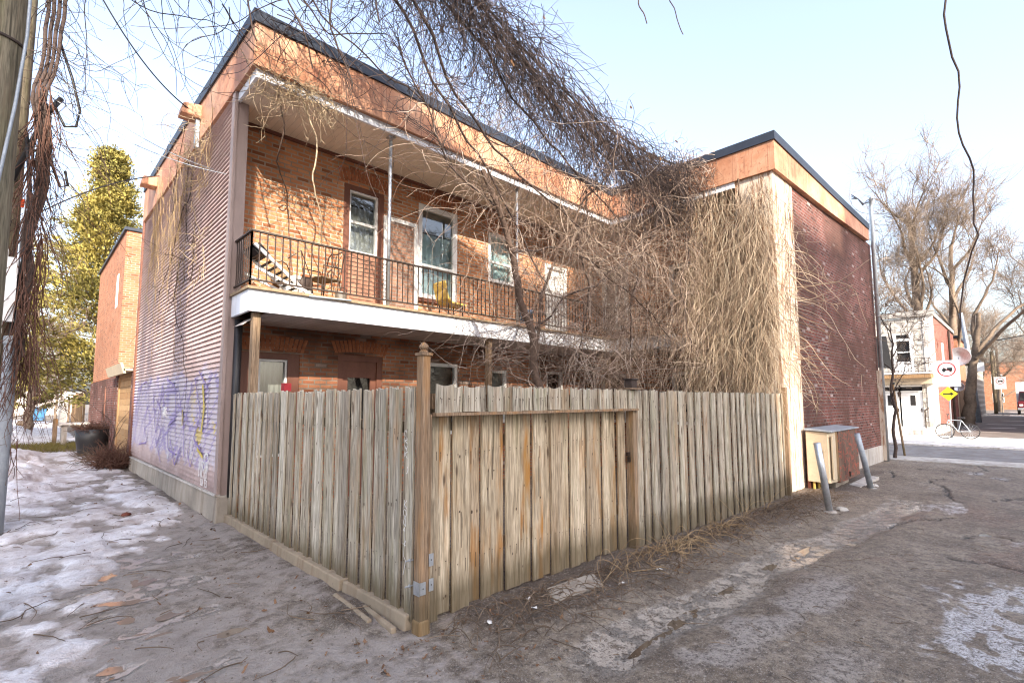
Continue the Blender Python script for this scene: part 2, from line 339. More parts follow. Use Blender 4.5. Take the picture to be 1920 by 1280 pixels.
# ------------------------------------------------------------------ helpers: meshes
class MB:
    def __init__(s): s.v = []; s.f = []; s.r = []; s.mi = []; s.cr = 0.; s.cm = 0; s.uvs = {}
    def face(s, pts, uv=None):
        b = len(s.v); s.v += [tuple(p) for p in pts]; s.r += [s.cr] * len(pts)
        s.f.append(tuple(range(b, b + len(pts)))); s.mi.append(s.cm)
        if uv: s.uvs[len(s.f) - 1] = uv
    def hexa(s, p):        # p: 8 points, bottom ring 0-3 (ccw from above), top ring 4-7
        b = len(s.v); s.v += [tuple(q) for q in p]; s.r += [s.cr] * 8
        for f in ((3, 2, 1, 0), (4, 5, 6, 7), (0, 1, 5, 4), (1, 2, 6, 5), (2, 3, 7, 6), (3, 0, 4, 7)):
            s.f.append(tuple(b + i for i in f)); s.mi.append(s.cm)
    def box(s, x0, x1, y0, y1, z0, z1):
        s.hexa([(x0, y0, z0), (x1, y0, z0), (x1, y1, z0), (x0, y1, z0), (x0, y0, z1), (x1, y0, z1), (x1, y1, z1), (x0, y1, z1)])
    def bar(s, a, b, w, h=None):   # square bar from a to b
        a = Vector(a); b = Vector(b); d = (b - a).normalized(); h = h or w
        u = d.cross(Vector((0, 0, 1)));
        if u.length < .1: u = Vector((1, 0, 0))
        u.normalize(); n = u.cross(d).normalized(); u *= w / 2; n *= h / 2
        s.hexa([a - u - n, a + u - n, b + u - n, b - u - n, a - u + n, a + u + n, b + u + n, b - u + n])
    def tube(s, pts, r, k=8, cap=True):
        pts = [Vector(p) for p in pts]; n = len(pts); rs = r if isinstance(r, (list, tuple)) else [r] * n
        b = len(s.v); up = Vector((.13, .31, .94)); 
        for i, p in enumerate(pts):
            t = (pts[min(i + 1, n - 1)] - pts[max(i - 1, 0)]).normalized(); a = t.cross(up)
            if a.length < .2: a = t.cross(Vector((1, .2, .1)))
            a.normalize(); c = a.cross(t)
            for j in range(k):
                q = 2 * math.pi * j / k; s.v.append(tuple(p + a * (rs[i] * math.cos(q)) + c * (rs[i] * math.sin(q)))); s.r.append(s.cr)
        for i in range(n - 1):
            for j in range(k):
                s.f.append((b + i * k + j, b + i * k + (j + 1) % k, b + (i + 1) * k + (j + 1) % k, b + (i + 1) * k + j)); s.mi.append(s.cm)
        if cap:
            s.f.append(tuple(b + j for j in range(k))[::-1]); s.mi.append(s.cm)
            s.f.append(tuple(b + (n - 1) * k + j for j in range(k))); s.mi.append(s.cm)
    def lathe(s, c, prof, k=16, axis=2):
        c = Vector(c); b = len(s.v); n = len(prof)
        for r, h in prof:
            for j in range(k):
                q = 2 * math.pi * j / k; o = [r * math.cos(q), r * math.sin(q), h]
                if axis == 0: o = [o[2], o[0], o[1]]
                if axis == 1: o = [o[0], o[2], o[1]]
                s.v.append(tuple(c + Vector(o))); s.r.append(s.cr)
        for i in range(n - 1):
            for j in range(k):
                s.f.append((b + i * k + j, b + i * k + (j + 1) % k, b + (i + 1) * k + (j + 1) % k, b + (i + 1) * k + j)); s.mi.append(s.cm)
        s.f.append(tuple(b + j for j in range(k))[::-1]); s.mi.append(s.cm)
        s.f.append(tuple(b + (n - 1) * k + j for j in range(k))); s.mi.append(s.cm)
    def mesh(s, name, mats):
        me = bpy.data.meshes.new(name); me.from_pydata(s.v, [], s.f)
        for m in mats: me.materials.append(MAT[m] if isinstance(m, str) else m)
        V = np.array(s.v, float); nl = len(me.loops)
        li = np.empty(nl, int); me.loops.foreach_get('vertex_index', li)
        fi = np.repeat(np.arange(len(s.f)), [len(f) for f in s.f])
        nr = np.empty(len(s.f) * 3); me.polygons.foreach_get('normal', nr); nr = np.abs(nr.reshape(-1, 3))
        ax = np.argmax(nr, 1)[fi]; P = V[li]
        uv = np.where((ax == 0)[:, None], P[:, [1, 2]], np.where((ax == 1)[:, None], P[:, [0, 2]], P[:, [0, 1]]))
        if s.uvs:
            st = np.cumsum([0] + [len(f) for f in s.f])
            for k, u in s.uvs.items(): uv[st[k]:st[k] + len(u)] = u
        l = me.uv_layers.new(name='uv'); l.data.foreach_set('uv', uv.astype(np.float32).ravel())
        a = me.attributes.new('rnd', 'FLOAT', 'POINT'); a.data.foreach_set('value', np.array(s.r, np.float32))
        if any(s.mi): me.polygons.foreach_set('material_index', np.array(s.mi, np.int32))
        me.update(); return me

def world_loc(o):
    t = Vector((0, 0, 0))
    while o: t += o.location; o = o.parent
    return t
def link(name, me, parent=None, smooth=False, bev=0):
    o = bpy.data.objects.new(name, me); COL.objects.link(o)
    if parent: o.location = -world_loc(parent); o.parent = parent
    if smooth: me.polygons.foreach_set('use_smooth', np.ones(len(me.polygons), bool))
    if bev:
        b = o.modifiers.new('bevel', 'BEVEL'); b.width = bev; b.segments = 2; b.limit_method = 'ANGLE'
    return o
def obj(name, mb, mats, parent=None, smooth=False, bev=0):
    mats = mats if isinstance(mats, (list, tuple)) else [mats]
    return link(name, mb.mesh(name, mats), parent, smooth, bev)
def tag(o, label=None, cat=None, group=None, kind=None):
    if label: o['label'] = label
    if cat: o['category'] = cat
    if group: o['group'] = group
    if kind: o['kind'] = kind
    return o
def thing(name, label, cat, loc=(0, 0, 0), group=None):
    o = bpy.data.objects.new(name, None); COL.objects.link(o); o.location = loc; o.empty_display_size = .2
    return tag(o, label, cat, group)
def struct(name, mb, mats, **k): return tag(obj(name, mb, mats, **k), kind='structure')
def boxo(name, b, mat, parent, bev=0):
    m = MB(); m.box(*b); return obj(name, m, mat, parent, bev=bev)
def tubeo(name, pts, r, mat, parent=None, k=10):
    m = MB(); m.tube(pts, r, k); return obj(name, m, mat, parent, True)

def gridmesh(name, xs, ys, zf, attrs, mat):
    X, Y = np.meshgrid(xs, ys, indexing='xy'); Z = zf(X, Y); n, m = X.shape
    V = np.stack([X, Y, Z], -1).reshape(-1, 3)
    i = np.arange(n * m).reshape(n, m)
    F = np.stack([i[:-1, :-1], i[:-1, 1:], i[1:, 1:], i[1:, :-1]], -1).reshape(-1, 4)
    return numesh(name, V, F, mat, {k: f(X, Y).ravel() for k, f in attrs.items()})
def numesh(name, V, F, mat, attrs={}, smooth=True):
    me = bpy.data.meshes.new(name); nv, nf, k = len(V), len(F), F.shape[1]
    me.vertices.add(nv); me.vertices.foreach_set('co', V.astype(np.float32).ravel())
    me.loops.add(nf * k); me.loops.foreach_set('vertex_index', F.astype(np.int32).ravel())
    me.polygons.add(nf); me.polygons.foreach_set('loop_start', np.arange(0, nf * k, k, dtype=np.int32))
    me.polygons.foreach_set('loop_total', np.full(nf, k, np.int32))
    me.materials.append(MAT[mat] if isinstance(mat, str) else mat)
    for a, v in attrs.items():
        at = me.attributes.new(a, 'FLOAT', 'POINT'); at.data.foreach_set('value', np.asarray(v, np.float32))
    me.update(calc_edges=True); me.validate()
    if smooth: me.polygons.foreach_set('use_smooth', np.ones(len(me.polygons), bool))
    return me

# ---- strands: many thin tubes in one mesh
def unit(a): return a / np.maximum(np.linalg.norm(a, axis=-1, keepdims=True), 1e-9)
def grow(st, d, L, n, grav=0., wander=.3, smooth=.6, gdir=(0, 0, -1), drift=None):
    st = np.asarray(st, float); d = unit(np.asarray(d, float)); K = len(st); L = np.broadcast_to(L, (K,))
    P = np.zeros((K, n, 3)); P[:, 0] = st; cur = d.copy(); nz = rng.normal(size=(K, 3)); g = np.array(gdir, float); h = (L / (n - 1))[:, None]
    for i in range(1, n):
        nz = smooth * nz + (1 - smooth) * rng.normal(size=(K, 3)) * 1.6
        cur = unit(cur + g * grav * np.minimum(h, .5) * 2 + nz * wander * .5 + (0 if drift is None else drift))
        P[:, i] = P[:, i - 1] + cur * h
    return P
def strands(name, groups, mat, parent=None, k=3):
    """groups: list of (P (K,n,3), r0, r1)"""
    Vs = []; Fs = []; off = 0; rn = []
    for P, r0, r1 in groups:
        K, n, _ = P.shape
        if K == 0: continue
        T = np.gradient(P, axis=1); T = unit(T)
        up = np.array([.21, .33, .92]); A = np.cross(T, up); bad = np.linalg.norm(A, axis=-1) < .15; A[bad] = np.cross(T[bad], [1, .1, 0]); A = unit(A); B = np.cross(A, T)
        rr = np.linspace(0, 1, n)[None, :, None, None]
        r0 = np.broadcast_to(np.asarray(r0, float).reshape(-1, 1, 1, 1), (K, 1, 1, 1)); r1 = np.broadcast_to(np.asarray(r1, float).reshape(-1, 1, 1, 1), (K, 1, 1, 1))
        rad = r0 * (1 - rr) + r1 * rr
        q = 2 * np.pi * np.arange(k) / k
        V = P[:, :, None, :] + rad * (A[:, :, None, :] * np.cos(q)[None, None, :, None] + B[:, :, None, :] * np.sin(q)[None, None, :, None])
        idx = np.arange(K * n * k).reshape(K, n, k) + off; nx = np.roll(idx, -1, 2)
        F = np.stack([idx[:, :-1], nx[:, :-1], nx[:, 1:], idx[:, 1:]], -1).reshape(-1, 4)
        Vs.append(V.reshape(-1, 3)); Fs.append(F); off += K * n * k
        rn.append(np.repeat(rng.random(K), n * k))
    me = numesh(name, np.concatenate(Vs), np.concatenate(Fs), mat, {'rnd': np.concatenate(rn)})
    return link(name, me, parent)
def offshoots(P, m, frac=(.2, 1.), L=(.2, .6), n=6, grav=0., wander=.3, spread=1.):
    K, N, _ = P.shape; i = rng.integers(0, K, m); f = rng.uniform(frac[0], frac[1], m) * (N - 1)
    a = np.minimum(f.astype(int), N - 2); t = (f - a)[:, None]
    st = P[i, a] * (1 - t) + P[i, a + 1] * t; tan = unit(P[i, a + 1] - P[i, a])
    d = tan + rng.normal(size=(m, 3)) * spread
    return grow(st, d, rng.uniform(L[0], L[1], m), n, grav, wander)
def quads(name, C, U, W, mat, parent=None, rnd=None):
    """leaf-like quads: centres C, half axes U, W"""
    V = np.stack([C - U - W, C + U - W, C + U + W, C - U + W], 1).reshape(-1, 3); K = len(C)
    F = np.arange(K * 4).reshape(K, 4); r = rng.random(K) if rnd is None else rnd
    return link(name, numesh(name, V, F, mat, {'rnd': np.repeat(r, 4)}, False), parent)

# ------------------------------------------------------------------ the setting: ground
def base_z(x, y): return -.14 * sm(3, 10.5, x)
def segdist(x, y, pl):
    d = np.full(np.shape(x), 9.)
    for (a, b), (c, e) in zip(pl[:-1], pl[1:]):
        t = np.clip(((x - a) * (c - a) + (y - b) * (e - b)) / ((c - a) ** 2 + (e - b) ** 2), 0, 1)
        d = np.minimum(d, np.hypot(x - a - t * (c - a), y - b - t * (e - b)))
    return d
CRACKS = [[(9.0, .75), (9.25, .68), (9.45, .55), (9.68, .46), (9.5, .3), (9.32, .22), (9.6, .05)], [(7.75, .78), (7.63, .62), (7.8, .52), (7.77, .43), (7.66, .3), (7.58, .16), (7.4, -.1)],
          [(12, .9), (12.8, 1.3), (13.6, 1.2), (14.6, 1.7), (15.5, 1.5)], [(12.8, 1.3), (12.9, .6), (13.5, .1)], [(14.6, 1.7), (15.0, 2.4), (16.5, 2.7)], [(8.9, 1.5), (9.8, 1.3), (10.6, .9)], [(16, .4), (17, 1.1), (18.6, .9), (20, 1.4)], [(17, 1.1), (17.4, 2.2)]]
def a_crack(x, y):
    wx = x + (fbm(x, y, 2.5, 3) - .5) * .35; wy = y + (fbm(x + 9, y, 2.5, 3) - .5) * .35
    d = np.minimum.reduce([segdist(wx, wy, c) * (1. if i < 2 else 1.7) for i, c in enumerate(CRACKS)])
    return 1 - sm(.015, .055, d)
def a_wet(x, y):
    c = 1.98 + .10 * np.sin(x * .55) + (fbm(x, y, .7, 3) - .5) * .5 - .25 * sm(7, 12, x)
    t = (1 - sm(.10, .42, np.abs(y - c))) * sm(2.3, 3., x) * (1 - sm(10.5, 13, x))
    ice = sm(.47, .58, fbm(x * 1.1, y * 2.2, 2.2, 4)) * (1 - sm(.25, .75, np.abs(x - .72 - .12 * (y - 5)))) * sm(3.2, 4., y) * (1 - sm(6.6, 7.6, y)) * 1.6
    return np.clip(np.maximum(t * .9, ice), 0, 1)
def a_dry(x, y):
    c = 1.50 + (fbm(x, y + 3, .8, 3) - .5) * .5
    t = (1 - sm(.08, .34, np.abs(y - c))) * sm(2.9, 3.4, x) * (1 - sm(5.2, 6.4, x)) * sm(.36, .56, fbm(x, y, 2.2, 4))
    t2 = (1 - sm(.06, .3, np.abs(y - .95))) * sm(3.2, 3.6, x) * (1 - sm(4., 4.5, x)) * .6
    return np.clip(t + t2, 0, 1)
def a_salt(x, y):
    n = fbm(x * 1., y * 1.6, 1.7, 5)
    q = fbm(x * 1.2, y * 2., 5.5, 5); m = sm(1.15, .2, y + (n - .5) * 1.1 + np.abs(x - 5.7) * .3) * sm(3.9, 4.7, x) * (1 - sm(6.3, 7.3, x)) * sm(.30, .56, q) * 1.2
    m2 = 0
    far = sm(.58, .72, fbm(x, y * 2.5, .8, 5)) * sm(8, 9.5, x) * (1 - sm(1.3, 2.0, y)) * .45
    return np.clip(np.maximum(np.maximum(m, m2), far), 0, 1)
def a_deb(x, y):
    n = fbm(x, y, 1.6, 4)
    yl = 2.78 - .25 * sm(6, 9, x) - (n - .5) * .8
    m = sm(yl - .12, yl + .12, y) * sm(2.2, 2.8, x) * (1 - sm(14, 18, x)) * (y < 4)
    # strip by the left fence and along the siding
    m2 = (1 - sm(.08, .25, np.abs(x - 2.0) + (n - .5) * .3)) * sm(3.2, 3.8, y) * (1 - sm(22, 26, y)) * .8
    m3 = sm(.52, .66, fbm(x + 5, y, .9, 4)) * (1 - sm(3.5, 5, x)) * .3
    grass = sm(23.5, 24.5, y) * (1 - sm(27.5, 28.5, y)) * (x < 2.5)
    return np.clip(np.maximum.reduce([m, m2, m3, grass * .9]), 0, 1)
def a_red(x, y):
    return sm(.45, .65, fbm(x, y * 1.4, .9, 4)) * sm(4.5, 7, x) * (1 - sm(1.6, 2.2, y)) * (1 - sm(12, 15, x))
def ground_z(x, y):
    z = base_z(x, y) + (fbm(x, y, 1.1, 4) - .5) * .05 + (fbm(x, y, 7., 3) - .5) * .012 + (vnoise(x * 28, y * 28) - .5) * .006
    z = z - .025 * a_wet(x, y) * (y < 3) - .035 * a_crack(x, y) + .035 * a_deb(x, y) * (.5 + fbm(x, y, 5, 3)) * (y < 10)
    for k, c in enumerate(CRACKS[:2]):      # sunken lips of the two broken patches
        d = segdist(x, y, c); z = z - .03 * (1 - sm(0, .3, d)) * (x > c[2][0])
    z = z + .03 * (1 - sm(.0, .5, np.abs(y - 1.35))) * sm(3, 5, x) * (1 - sm(14, 17, x))
    return z
def gmat():
    m = M('worn_alley_asphalt'); p = m.pos()
    A = lambda k: m.attr(k).outputs['Fac']
    n1 = m.noise(p, .9, 6, .62, .3); n2 = m.noise(p, 6, 6, .7); n3 = m.noise(p, 42, 4, .75); n4 = m.noise(p, 120, 2, .6)
    c = m.ramp(n1, (.3, (.11, .08, .052)), (.5, (.225, .175, .122)), (.7, (.335, .28, .21)))
    c = m.mix(m.math('MULTIPLY', A('red'), .6), c, (.20, .115, .075))
    c = m.mix(m.ramp(n2, (.38, .6), (.54, 0.)), c, (.085, .06, .045))
    edge = lambda a, lo=.35, hi=.65, sc=.5: m.ramp(m.math('ADD', a, m.math('MULTIPLY', m.math('SUBTRACT', n2, .5), sc * 2)), (lo, 0.), (hi, 1.))
    c = m.mix(m.math('MULTIPLY', m.math('MULTIPLY', edge(A('dry'), .25, .85, .8), m.ramp(n3, (.36, .4), (.52, 1.))), .7), c, (.40, .36, .325))
    c = m.mix(m.math('MULTIPLY', edge(A('deb_shade')), .8), c, m.ramp(n3, (.35, (.036, .024, .016)), (.65, (.12, .078, .05))))  # debris tone, darkened to paint contact shadow along the fence foot
    sp = m.math('MULTIPLY', m.ramp(n4, (.38, .1), (.52, 1.)), m.ramp(n3, (.36, .35), (.56, 1.)))
    c = m.mix(m.math('MULTIPLY', m.math('MULTIPLY', edge(A('salt'), .3, .6, .6), sp), .95), c, (.74, .74, .76))
    wet = edge(A('wet'), .3, .7, .5)
    n5 = m.noise(p, 15, 5, .72); vo = m.n('ShaderNodeTexVoronoi'); m.l(p, vo.inputs['Vector']); vo.inputs['Scale'].default_value = 26
    c = m.mix(m.math('MULTIPLY', wet, .7), c, (.35, .32, .285))  # wet track: pale tone paints the sky's reflection into the colour
    c = m.mix(m.ramp(n5, (.36, .8), (.50, 0.)), c, (.07, .05, .036)); c = m.mix(m.ramp(n5, (.56, 0.), (.70, .55)), c, (.44, .38, .31))
    c = m.mix(m.ramp(vo.outputs['Distance'], (.10, .55), (.30, 0.)), c, m.mix(m.math('GREATER_THAN', m.sep(vo.outputs['Color'])[0], .5), (.06, .045, .035), (.42, .37, .32)))
    # light grit and dark pits of the aggregate
    c = m.mix(m.ramp(n4, (.57, 0.), (.68, .75)), c, (.46, .41, .37)); c = m.mix(m.ramp(n3, (.36, .85), (.46, 0.)), c, (.045, .034, .027))
    c = m.mix(m.math('MULTIPLY', A('crack'), .95), c, (.015, .012, .01))
    # frost glaze and ice film in the left alley
    ic = m.math('MULTIPLY', edge(A('ice'), .28, .70, 1.0), .78)
    c = m.mix(ic, c, m.mix(n2, (.20, .152, .115), (.48, .43, .40)))
    pud = m.math('MULTIPLY', wet, m.ramp(n2, (.36, 0.), (.50, 1.)))
    rough = m.math('SUBTRACT', .62, m.math('ADD', m.math('MULTIPLY', pud, .42), m.math('MULTIPLY', wet, .1)))
    h = m.math('ADD', m.math('ADD', m.math('MULTIPLY', n2, .7), m.math('MULTIPLY', n5, 1.2)), m.math('ADD', m.math('MULTIPLY', n3, .5), m.math('MULTIPLY', n4, .25)))
    h = m.math('MULTIPLY', h, m.math('SUBTRACT', 1., m.math('MULTIPLY', pud, .93)))
    m.bump(h, 1., .03)
    return m.fin(c, rough, .45)
MAT['ground'] = gmat()
def a_ice(x, y):
    return np.clip(sm(3.3, 1.2, x + (fbm(x, y, 1., 3) - .5) * 1.6) * sm(1.5, 3.2, y) * (1 - sm(20, 30, y)) * (.35 + .8 * fbm(x, y, 1.5, 4)), 0, 1)
def spaced(segs):
    o = []
    for a, b, s in segs: o += list(np.arange(a, b - s * .25, s))
    return np.array(o + [segs[-1][1]])
gx = spaced([(-300, -20, 40), (-20, -2, 2), (-2, 1.2, .12), (1.2, 7, .035), (7, 12, .06), (12, 22, .15), (22, 60, 1.), (60, 400, 34)])
gy = spaced([(-300, -20, 40), (-20, -1, 1.2), (-1, 4, .035), (4, 9, .06), (9, 18, .2), (18, 40, .7), (40, 130, 6), (130, 500, 37)])
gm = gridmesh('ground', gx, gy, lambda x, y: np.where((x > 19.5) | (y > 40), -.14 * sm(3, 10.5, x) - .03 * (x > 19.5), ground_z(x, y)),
              {'wet': a_wet, 'dry': a_dry, 'salt': a_salt, 'deb_shade': a_deb, 'red': a_red, 'crack': a_crack, 'ice': a_ice}, 'ground')
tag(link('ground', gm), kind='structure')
def gz(x, y): return float(ground_z(np.array([x], float), np.array([y], float))[0])

# meltwater and ice glaze lying flat in the hollows
def watermat(name, c, r):
    m = M(name); p = m.pos(); n = m.noise(p, 5, 4, .6); f = m.noise(p, 40, 3)
    m.bump(m.noise(p, 9, 3), .06, .01); return m.fin(m.mix(n, tuple(x * .6 for x in c), c), m.ramp(f, (.4, r), (.7, r * 2.5)), .9)
MAT['ice'] = watermat('clear_ice_glaze', (.24, .185, .14), .06); MAT['water'] = watermat('muddy_meltwater', (.085, .06, .042), .06)
def puddle(c, a, b, rot, mat, k=26):
    m = MB(); ph = random.random() * 9; P = []
    for i in range(k):
        q = 2 * math.pi * i / k; rr = .9 + .9 * float(fbm(np.array([2 * math.cos(q) + ph]), np.array([2 * math.sin(q)]), 1., 3)[0]) - .2
        u, v = a * rr * math.cos(q), b * rr * math.sin(q); P.append((c[0] + u * math.cos(rot) - v * math.sin(rot), c[1] + u * math.sin(rot) + v * math.cos(rot)))
    z = float(np.percentile([gz(c[0] + a * (random.random() - .5), c[1] + b * (random.random() - .5)) for _ in range(60)], 58 if mat == 'ice' else 36)); m.face([(x, y, z) for x, y in P]); struct('puddle', m, mat)
for x, y, a, b in ((.66, 6.75, .13, .09), (.62, 6.35, .10, .13), (.60, 5.62, .10, .14), (.74, 5.45, .10, .08), (.63, 5.05, .07, .10), (.72, 4.55, .14, .09), (.55, 4.2, .10, .07), (.95, 4.9, .12, .06), (.9, 5.9, .08, .12), (1.1, 4.2, .16, .06), (.78, 3.75, .2, .07)): puddle((x, y), a, b, random.uniform(-.5, .5), 'ice')
for x, y, a, b in ((3.35, 1.98, .26, .045), (3.85, 2.02, .22, .05), (4.5, 2.03, .3, .04), (5.6, 2.02, .3, .05), (6.6, 1.98, .35, .045), (9.4, .55, .3, .1)): puddle((x, y), a, b, 0., 'water')
# snow lying in the left alley: a sheet that rises out of the ground where snow is left
def snow_h(x, y):
    n = fbm(x, y, .9, 5); f = fbm(x + 3, y, 5, 4)
    e = np.interp(y, [3, 5.0, 5.9, 6.8, 9.4, 12, 60], [.15, .22, .30, .85, 1.75, 1.9, 2.2]); left = 1 - sm(-.35, .45, x - e + (n - .5) * 1.5 + (fbm(x, y, 4.5, 4) - .5) * .9)          # along the left edge
    mid = sm(.40, .6, n + (fbm(x, y, 6, 3) - .5) * .4) * sm(7.5, 10, y) * .6
    heap = (1 - sm(.3, .75, np.hypot((x - 1.55), (y - 11.2) / 2.7) + (n - .5) * .5)) * 1.3 + (1 - sm(.3, .7, np.hypot((x - 1.5), (y - 16.8) / 1.6) + (n - .5) * .4)) * 1.2
    far = sm(28.5, 30, y) * (1 - sm(47, 50, y)) * 1.1 + sm(.5, .58, n) * sm(50, 54, y) * .5
    grass = sm(22.6, 23.6, y) * (1 - sm(27.5, 29, y))
    m = np.clip(np.maximum.reduce([left, mid, heap, far]) - grass * 1.5, 0, 1.3)
    m = m * (1 - sm(1.72, 1.98, x)) * sm(3.3, 4.1, y); m = m * (.42 + .9 * sm(.34, .56, fbm(x * 1.5, y * .8, 2.3, 5)))
    bank = .16 * (1 - sm(.2, 1.0, x + .3)) * sm(11, 15, y)
    return m * (.018 + .030 * n + .018 * f) + bank * m - .016 + (f - .5) * .028 + (vnoise(x * 14, y * 14) - .5) * .008
def snowmat():
    m = M('trampled_snow'); p = m.pos(); n = m.noise(p, 2.4, 6, .65); f = m.noise(p, 16, 5, .7); g = m.noise(p, 70, 3)
    th = m.attr('thick').outputs['Fac']; c = m.ramp(n, (.30, (.36, .30, .27)), (.47, (.56, .515, .50)), (.64, (.74, .725, .73)))
    c = m.mix(m.ramp(f, (.54, 0.), (.72, .8)), c, (.30, .22, .18)); c = m.mix(m.ramp(n, (.24, .65), (.38, 0.)), c, (.38, .28, .23))
    c = m.mix(m.ramp(m.math('ADD', th, m.math('MULTIPLY', m.math('SUBTRACT', f, .5), 1.1)), (.12, .85), (.62, 0.)), c, m.mix(f, (.17, .125, .09), (.38, .325, .285)))
    m.bump(m.math('ADD', f, m.math('MULTIPLY', g, .5)), .7, .04); return m.fin(c, .5, .4)
MAT['snow'] = snowmat()
sx = spaced([(-2.4, -.4, .15), (-.4, 2.02, .04)]); sy = spaced([(3.2, 9, .05), (9, 20, .12), (20, 60, .5)])
tag(link('snow', gridmesh('snow', sx, sy, lambda x, y: ground_z(x, y) + snow_h(x, y), {'thick': lambda x, y: np.clip(snow_h(x, y) / .026, 0, 1)}, 'snow')), kind='structure')

# cross street, pale far pavement, near concrete apron, and the alley beyond
MAT['asphalt'] = concrete('street_asphalt', (.19, .18, .175))
MAT['asphalt_dk'] = concrete('far_alley_asphalt', (.15, .13, .115))
MAT['pave'] = concrete('pale_pavement', (.62, .58, .53))
def slab(name, x0, x1, y0, y1, z0, z1, mat):
    m = MB(); m.box(x0, x1, y0, y1, z0, z1); return struct(name, m, mat)
slab('pavement', 19.3, 20.7, -1.5, 60, -.3, -.115, 'conc_lt')
slab('road', 20.7, 26.2, -200, 200, -.3, -.145, 'asphalt')
slab('pavement', 26.2, 33.0, -200, 200, -.3, -.09, 'pave')
slab('far_alley', 33.0, 130, -3.4, 3.4, -.3, -.10, 'asphalt_dk')
m = MB()
for (x0, x1, y0, y1) in ((77, 83, -3, 1.9), (92, 94, -3, 2.2), (98, 104, -3, 2.3), (44, 45, .5, 2.2), (50.5, 51.3, -1, 2.5), (60, 61, -1.5, 2.0), (38.5, 39, 1, 2.4)):
    a = [(x0 + (x1 - x0) * t, y0 + .25 * random.random()) for t in np.linspace(0, 1, 7)]
    bb = [(x1 - (x1 - x0) * t, y1 - .5 * random.random()) for t in np.linspace(0, 1, 7)]
    m.face([(x, y, -.092) for x, y in a + bb])
struct('sunlit_strip', m, 'snow')  # pale strips paint sunlit gaps across the far alley, using the snow material

# ------------------------------------------------------------------ large structure: the brick building
YW, XW = 8.65, 11.8
PF = lambda u, z, d: (u, YW + d, z)              # front wall, faces the fence
PX = lambda u, z, d: (XW + d, u, z)              # wing wall round the courtyard
PA = lambda u, z, d: (u, 3.37 - (u - 10.7) * .0207 + d, z)   # alley side wall
def pbox(mb, P, u0, u1, z0, z1, d0, d1):
    mb.hexa([P(u0, z0, d0), P(u1, z0, d0), P(u1, z0, d1), P(u0, z0, d1), P(u0, z1, d0), P(u1, z1, d0), P(u1, z1, d1), P(u0, z1, d1)])
def wall(mb, P, u0, u1, z0, z1, holes=(), dep=.22):
    us = sorted({u0, u1, *[h[0] for h in holes], *[h[1] for h in holes]}); zs = sorted({z0, z1, *[h[2] for h in holes], *[h[3] for h in holes]})
    for a, b in zip(us[:-1], us[1:]):
        for c, d in zip(zs[:-1], zs[1:]):
            if any(h[0] <= a and b <= h[1] and h[2] <= c and d <= h[3] for h in holes): continue
            mb.face([P(a, c, 0), P(b, c, 0), P(b, d, 0), P(a, d, 0)])
    for a, b, c, d in holes:
        for p in (((a, c), (a, d)), ((a, d), (b, d)), ((b, d), (b, c)), ((b, c), (a, c))):
            (u, z), (v, y) = p; mb.face([P(u, z, 0), P(v, y, 0), P(v, y, dep), P(u, z, dep)])
def window(par, P, u0, u1, z0, z1, fr=.07, rail=None, mull=None, d=.09, curtain='curtain', blind=None, fmat='frame_w', name='window', label=None):
    m = MB()
    for a in ((u0, u0 + fr, z0, z1), (u1 - fr, u1, z0, z1), (u0 + fr, u1 - fr, z0, z0 + fr), (u0 + fr, u1 - fr, z1 - fr, z1)): pbox(m, P, *a, d - .03, d + .06)
    if rail: pbox(m, P, u0 + fr, u1 - fr, rail - .025, rail + .025, d - .015, d + .05)
    if mull: pbox(m, P, mull - .025, mull + .025, z0 + fr, z1 - fr, d - .015, d + .05)
    o = obj(name, m, fmat, par)
    if label: o['label'] = label
    m = MB(); m.face([P(u0 + fr, z0 + fr, d + .02), P(u1 - fr, z0 + fr, d + .02), P(u1 - fr, z1 - fr, d + .02), P(u0 + fr, z1 - fr, d + .02)]); obj('pane', m, 'glass', o)
    if curtain:
        m = MB(); n = 12; zt = blind or z1
        for i in range(n):
            ua = u0 + (u1 - u0) * i / n; ub = u0 + (u1 - u0) * (i + 1) / n; w1 = .02 * (i % 2); w2 = .02 * ((i + 1) % 2)
            m.face([P(ua, z0, d + .14 + w1), P(ub, z0, d + .14 + w2), P(ub, zt, d + .14 + w2), P(ua, zt, d + .14 + w1)])
        obj('curtain', m, curtain, o)
    if blind:
        m = MB(); m.face([P(u0, blind, d + .10), P(u1, blind, d + .10), P(u1, z1, d + .10), P(u0, z1, d + .10)]); obj('blind', m, 'blind', o)
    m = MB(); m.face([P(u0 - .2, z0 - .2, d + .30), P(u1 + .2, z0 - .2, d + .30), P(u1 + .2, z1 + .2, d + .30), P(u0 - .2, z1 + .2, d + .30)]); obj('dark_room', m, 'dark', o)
    return o
def arch(par, P, u0, u1, z, h=.24, rise=.07, bw=.068, mat='mortarless'):
    m = MB(); n = int((u1 - u0) / bw)
    for i in range(n):
        t = (i + .5) / n; u = u0 + (u1 - u0) * t; zz = z + rise * (1 - (2 * t - 1) ** 2); lean = (t - .5) * .16; j = random.uniform(-.012, .012); m.cr = random.random()
        pd = -.006 + random.uniform(-.006, .004); w2 = bw * .41
        m.hexa([P(u - w2, zz, pd), P(u + w2, zz, pd), P(u + w2, zz, .03), P(u - w2, zz, .03), P(u - w2 + lean, zz + h + j, pd), P(u + w2 + lean, zz + h + j, pd), P(u + w2 + lean, zz + h + j, .03), P(u - w2 + lean, zz + h + j, .03)])
    return obj('brick_arch', m, mat, par)

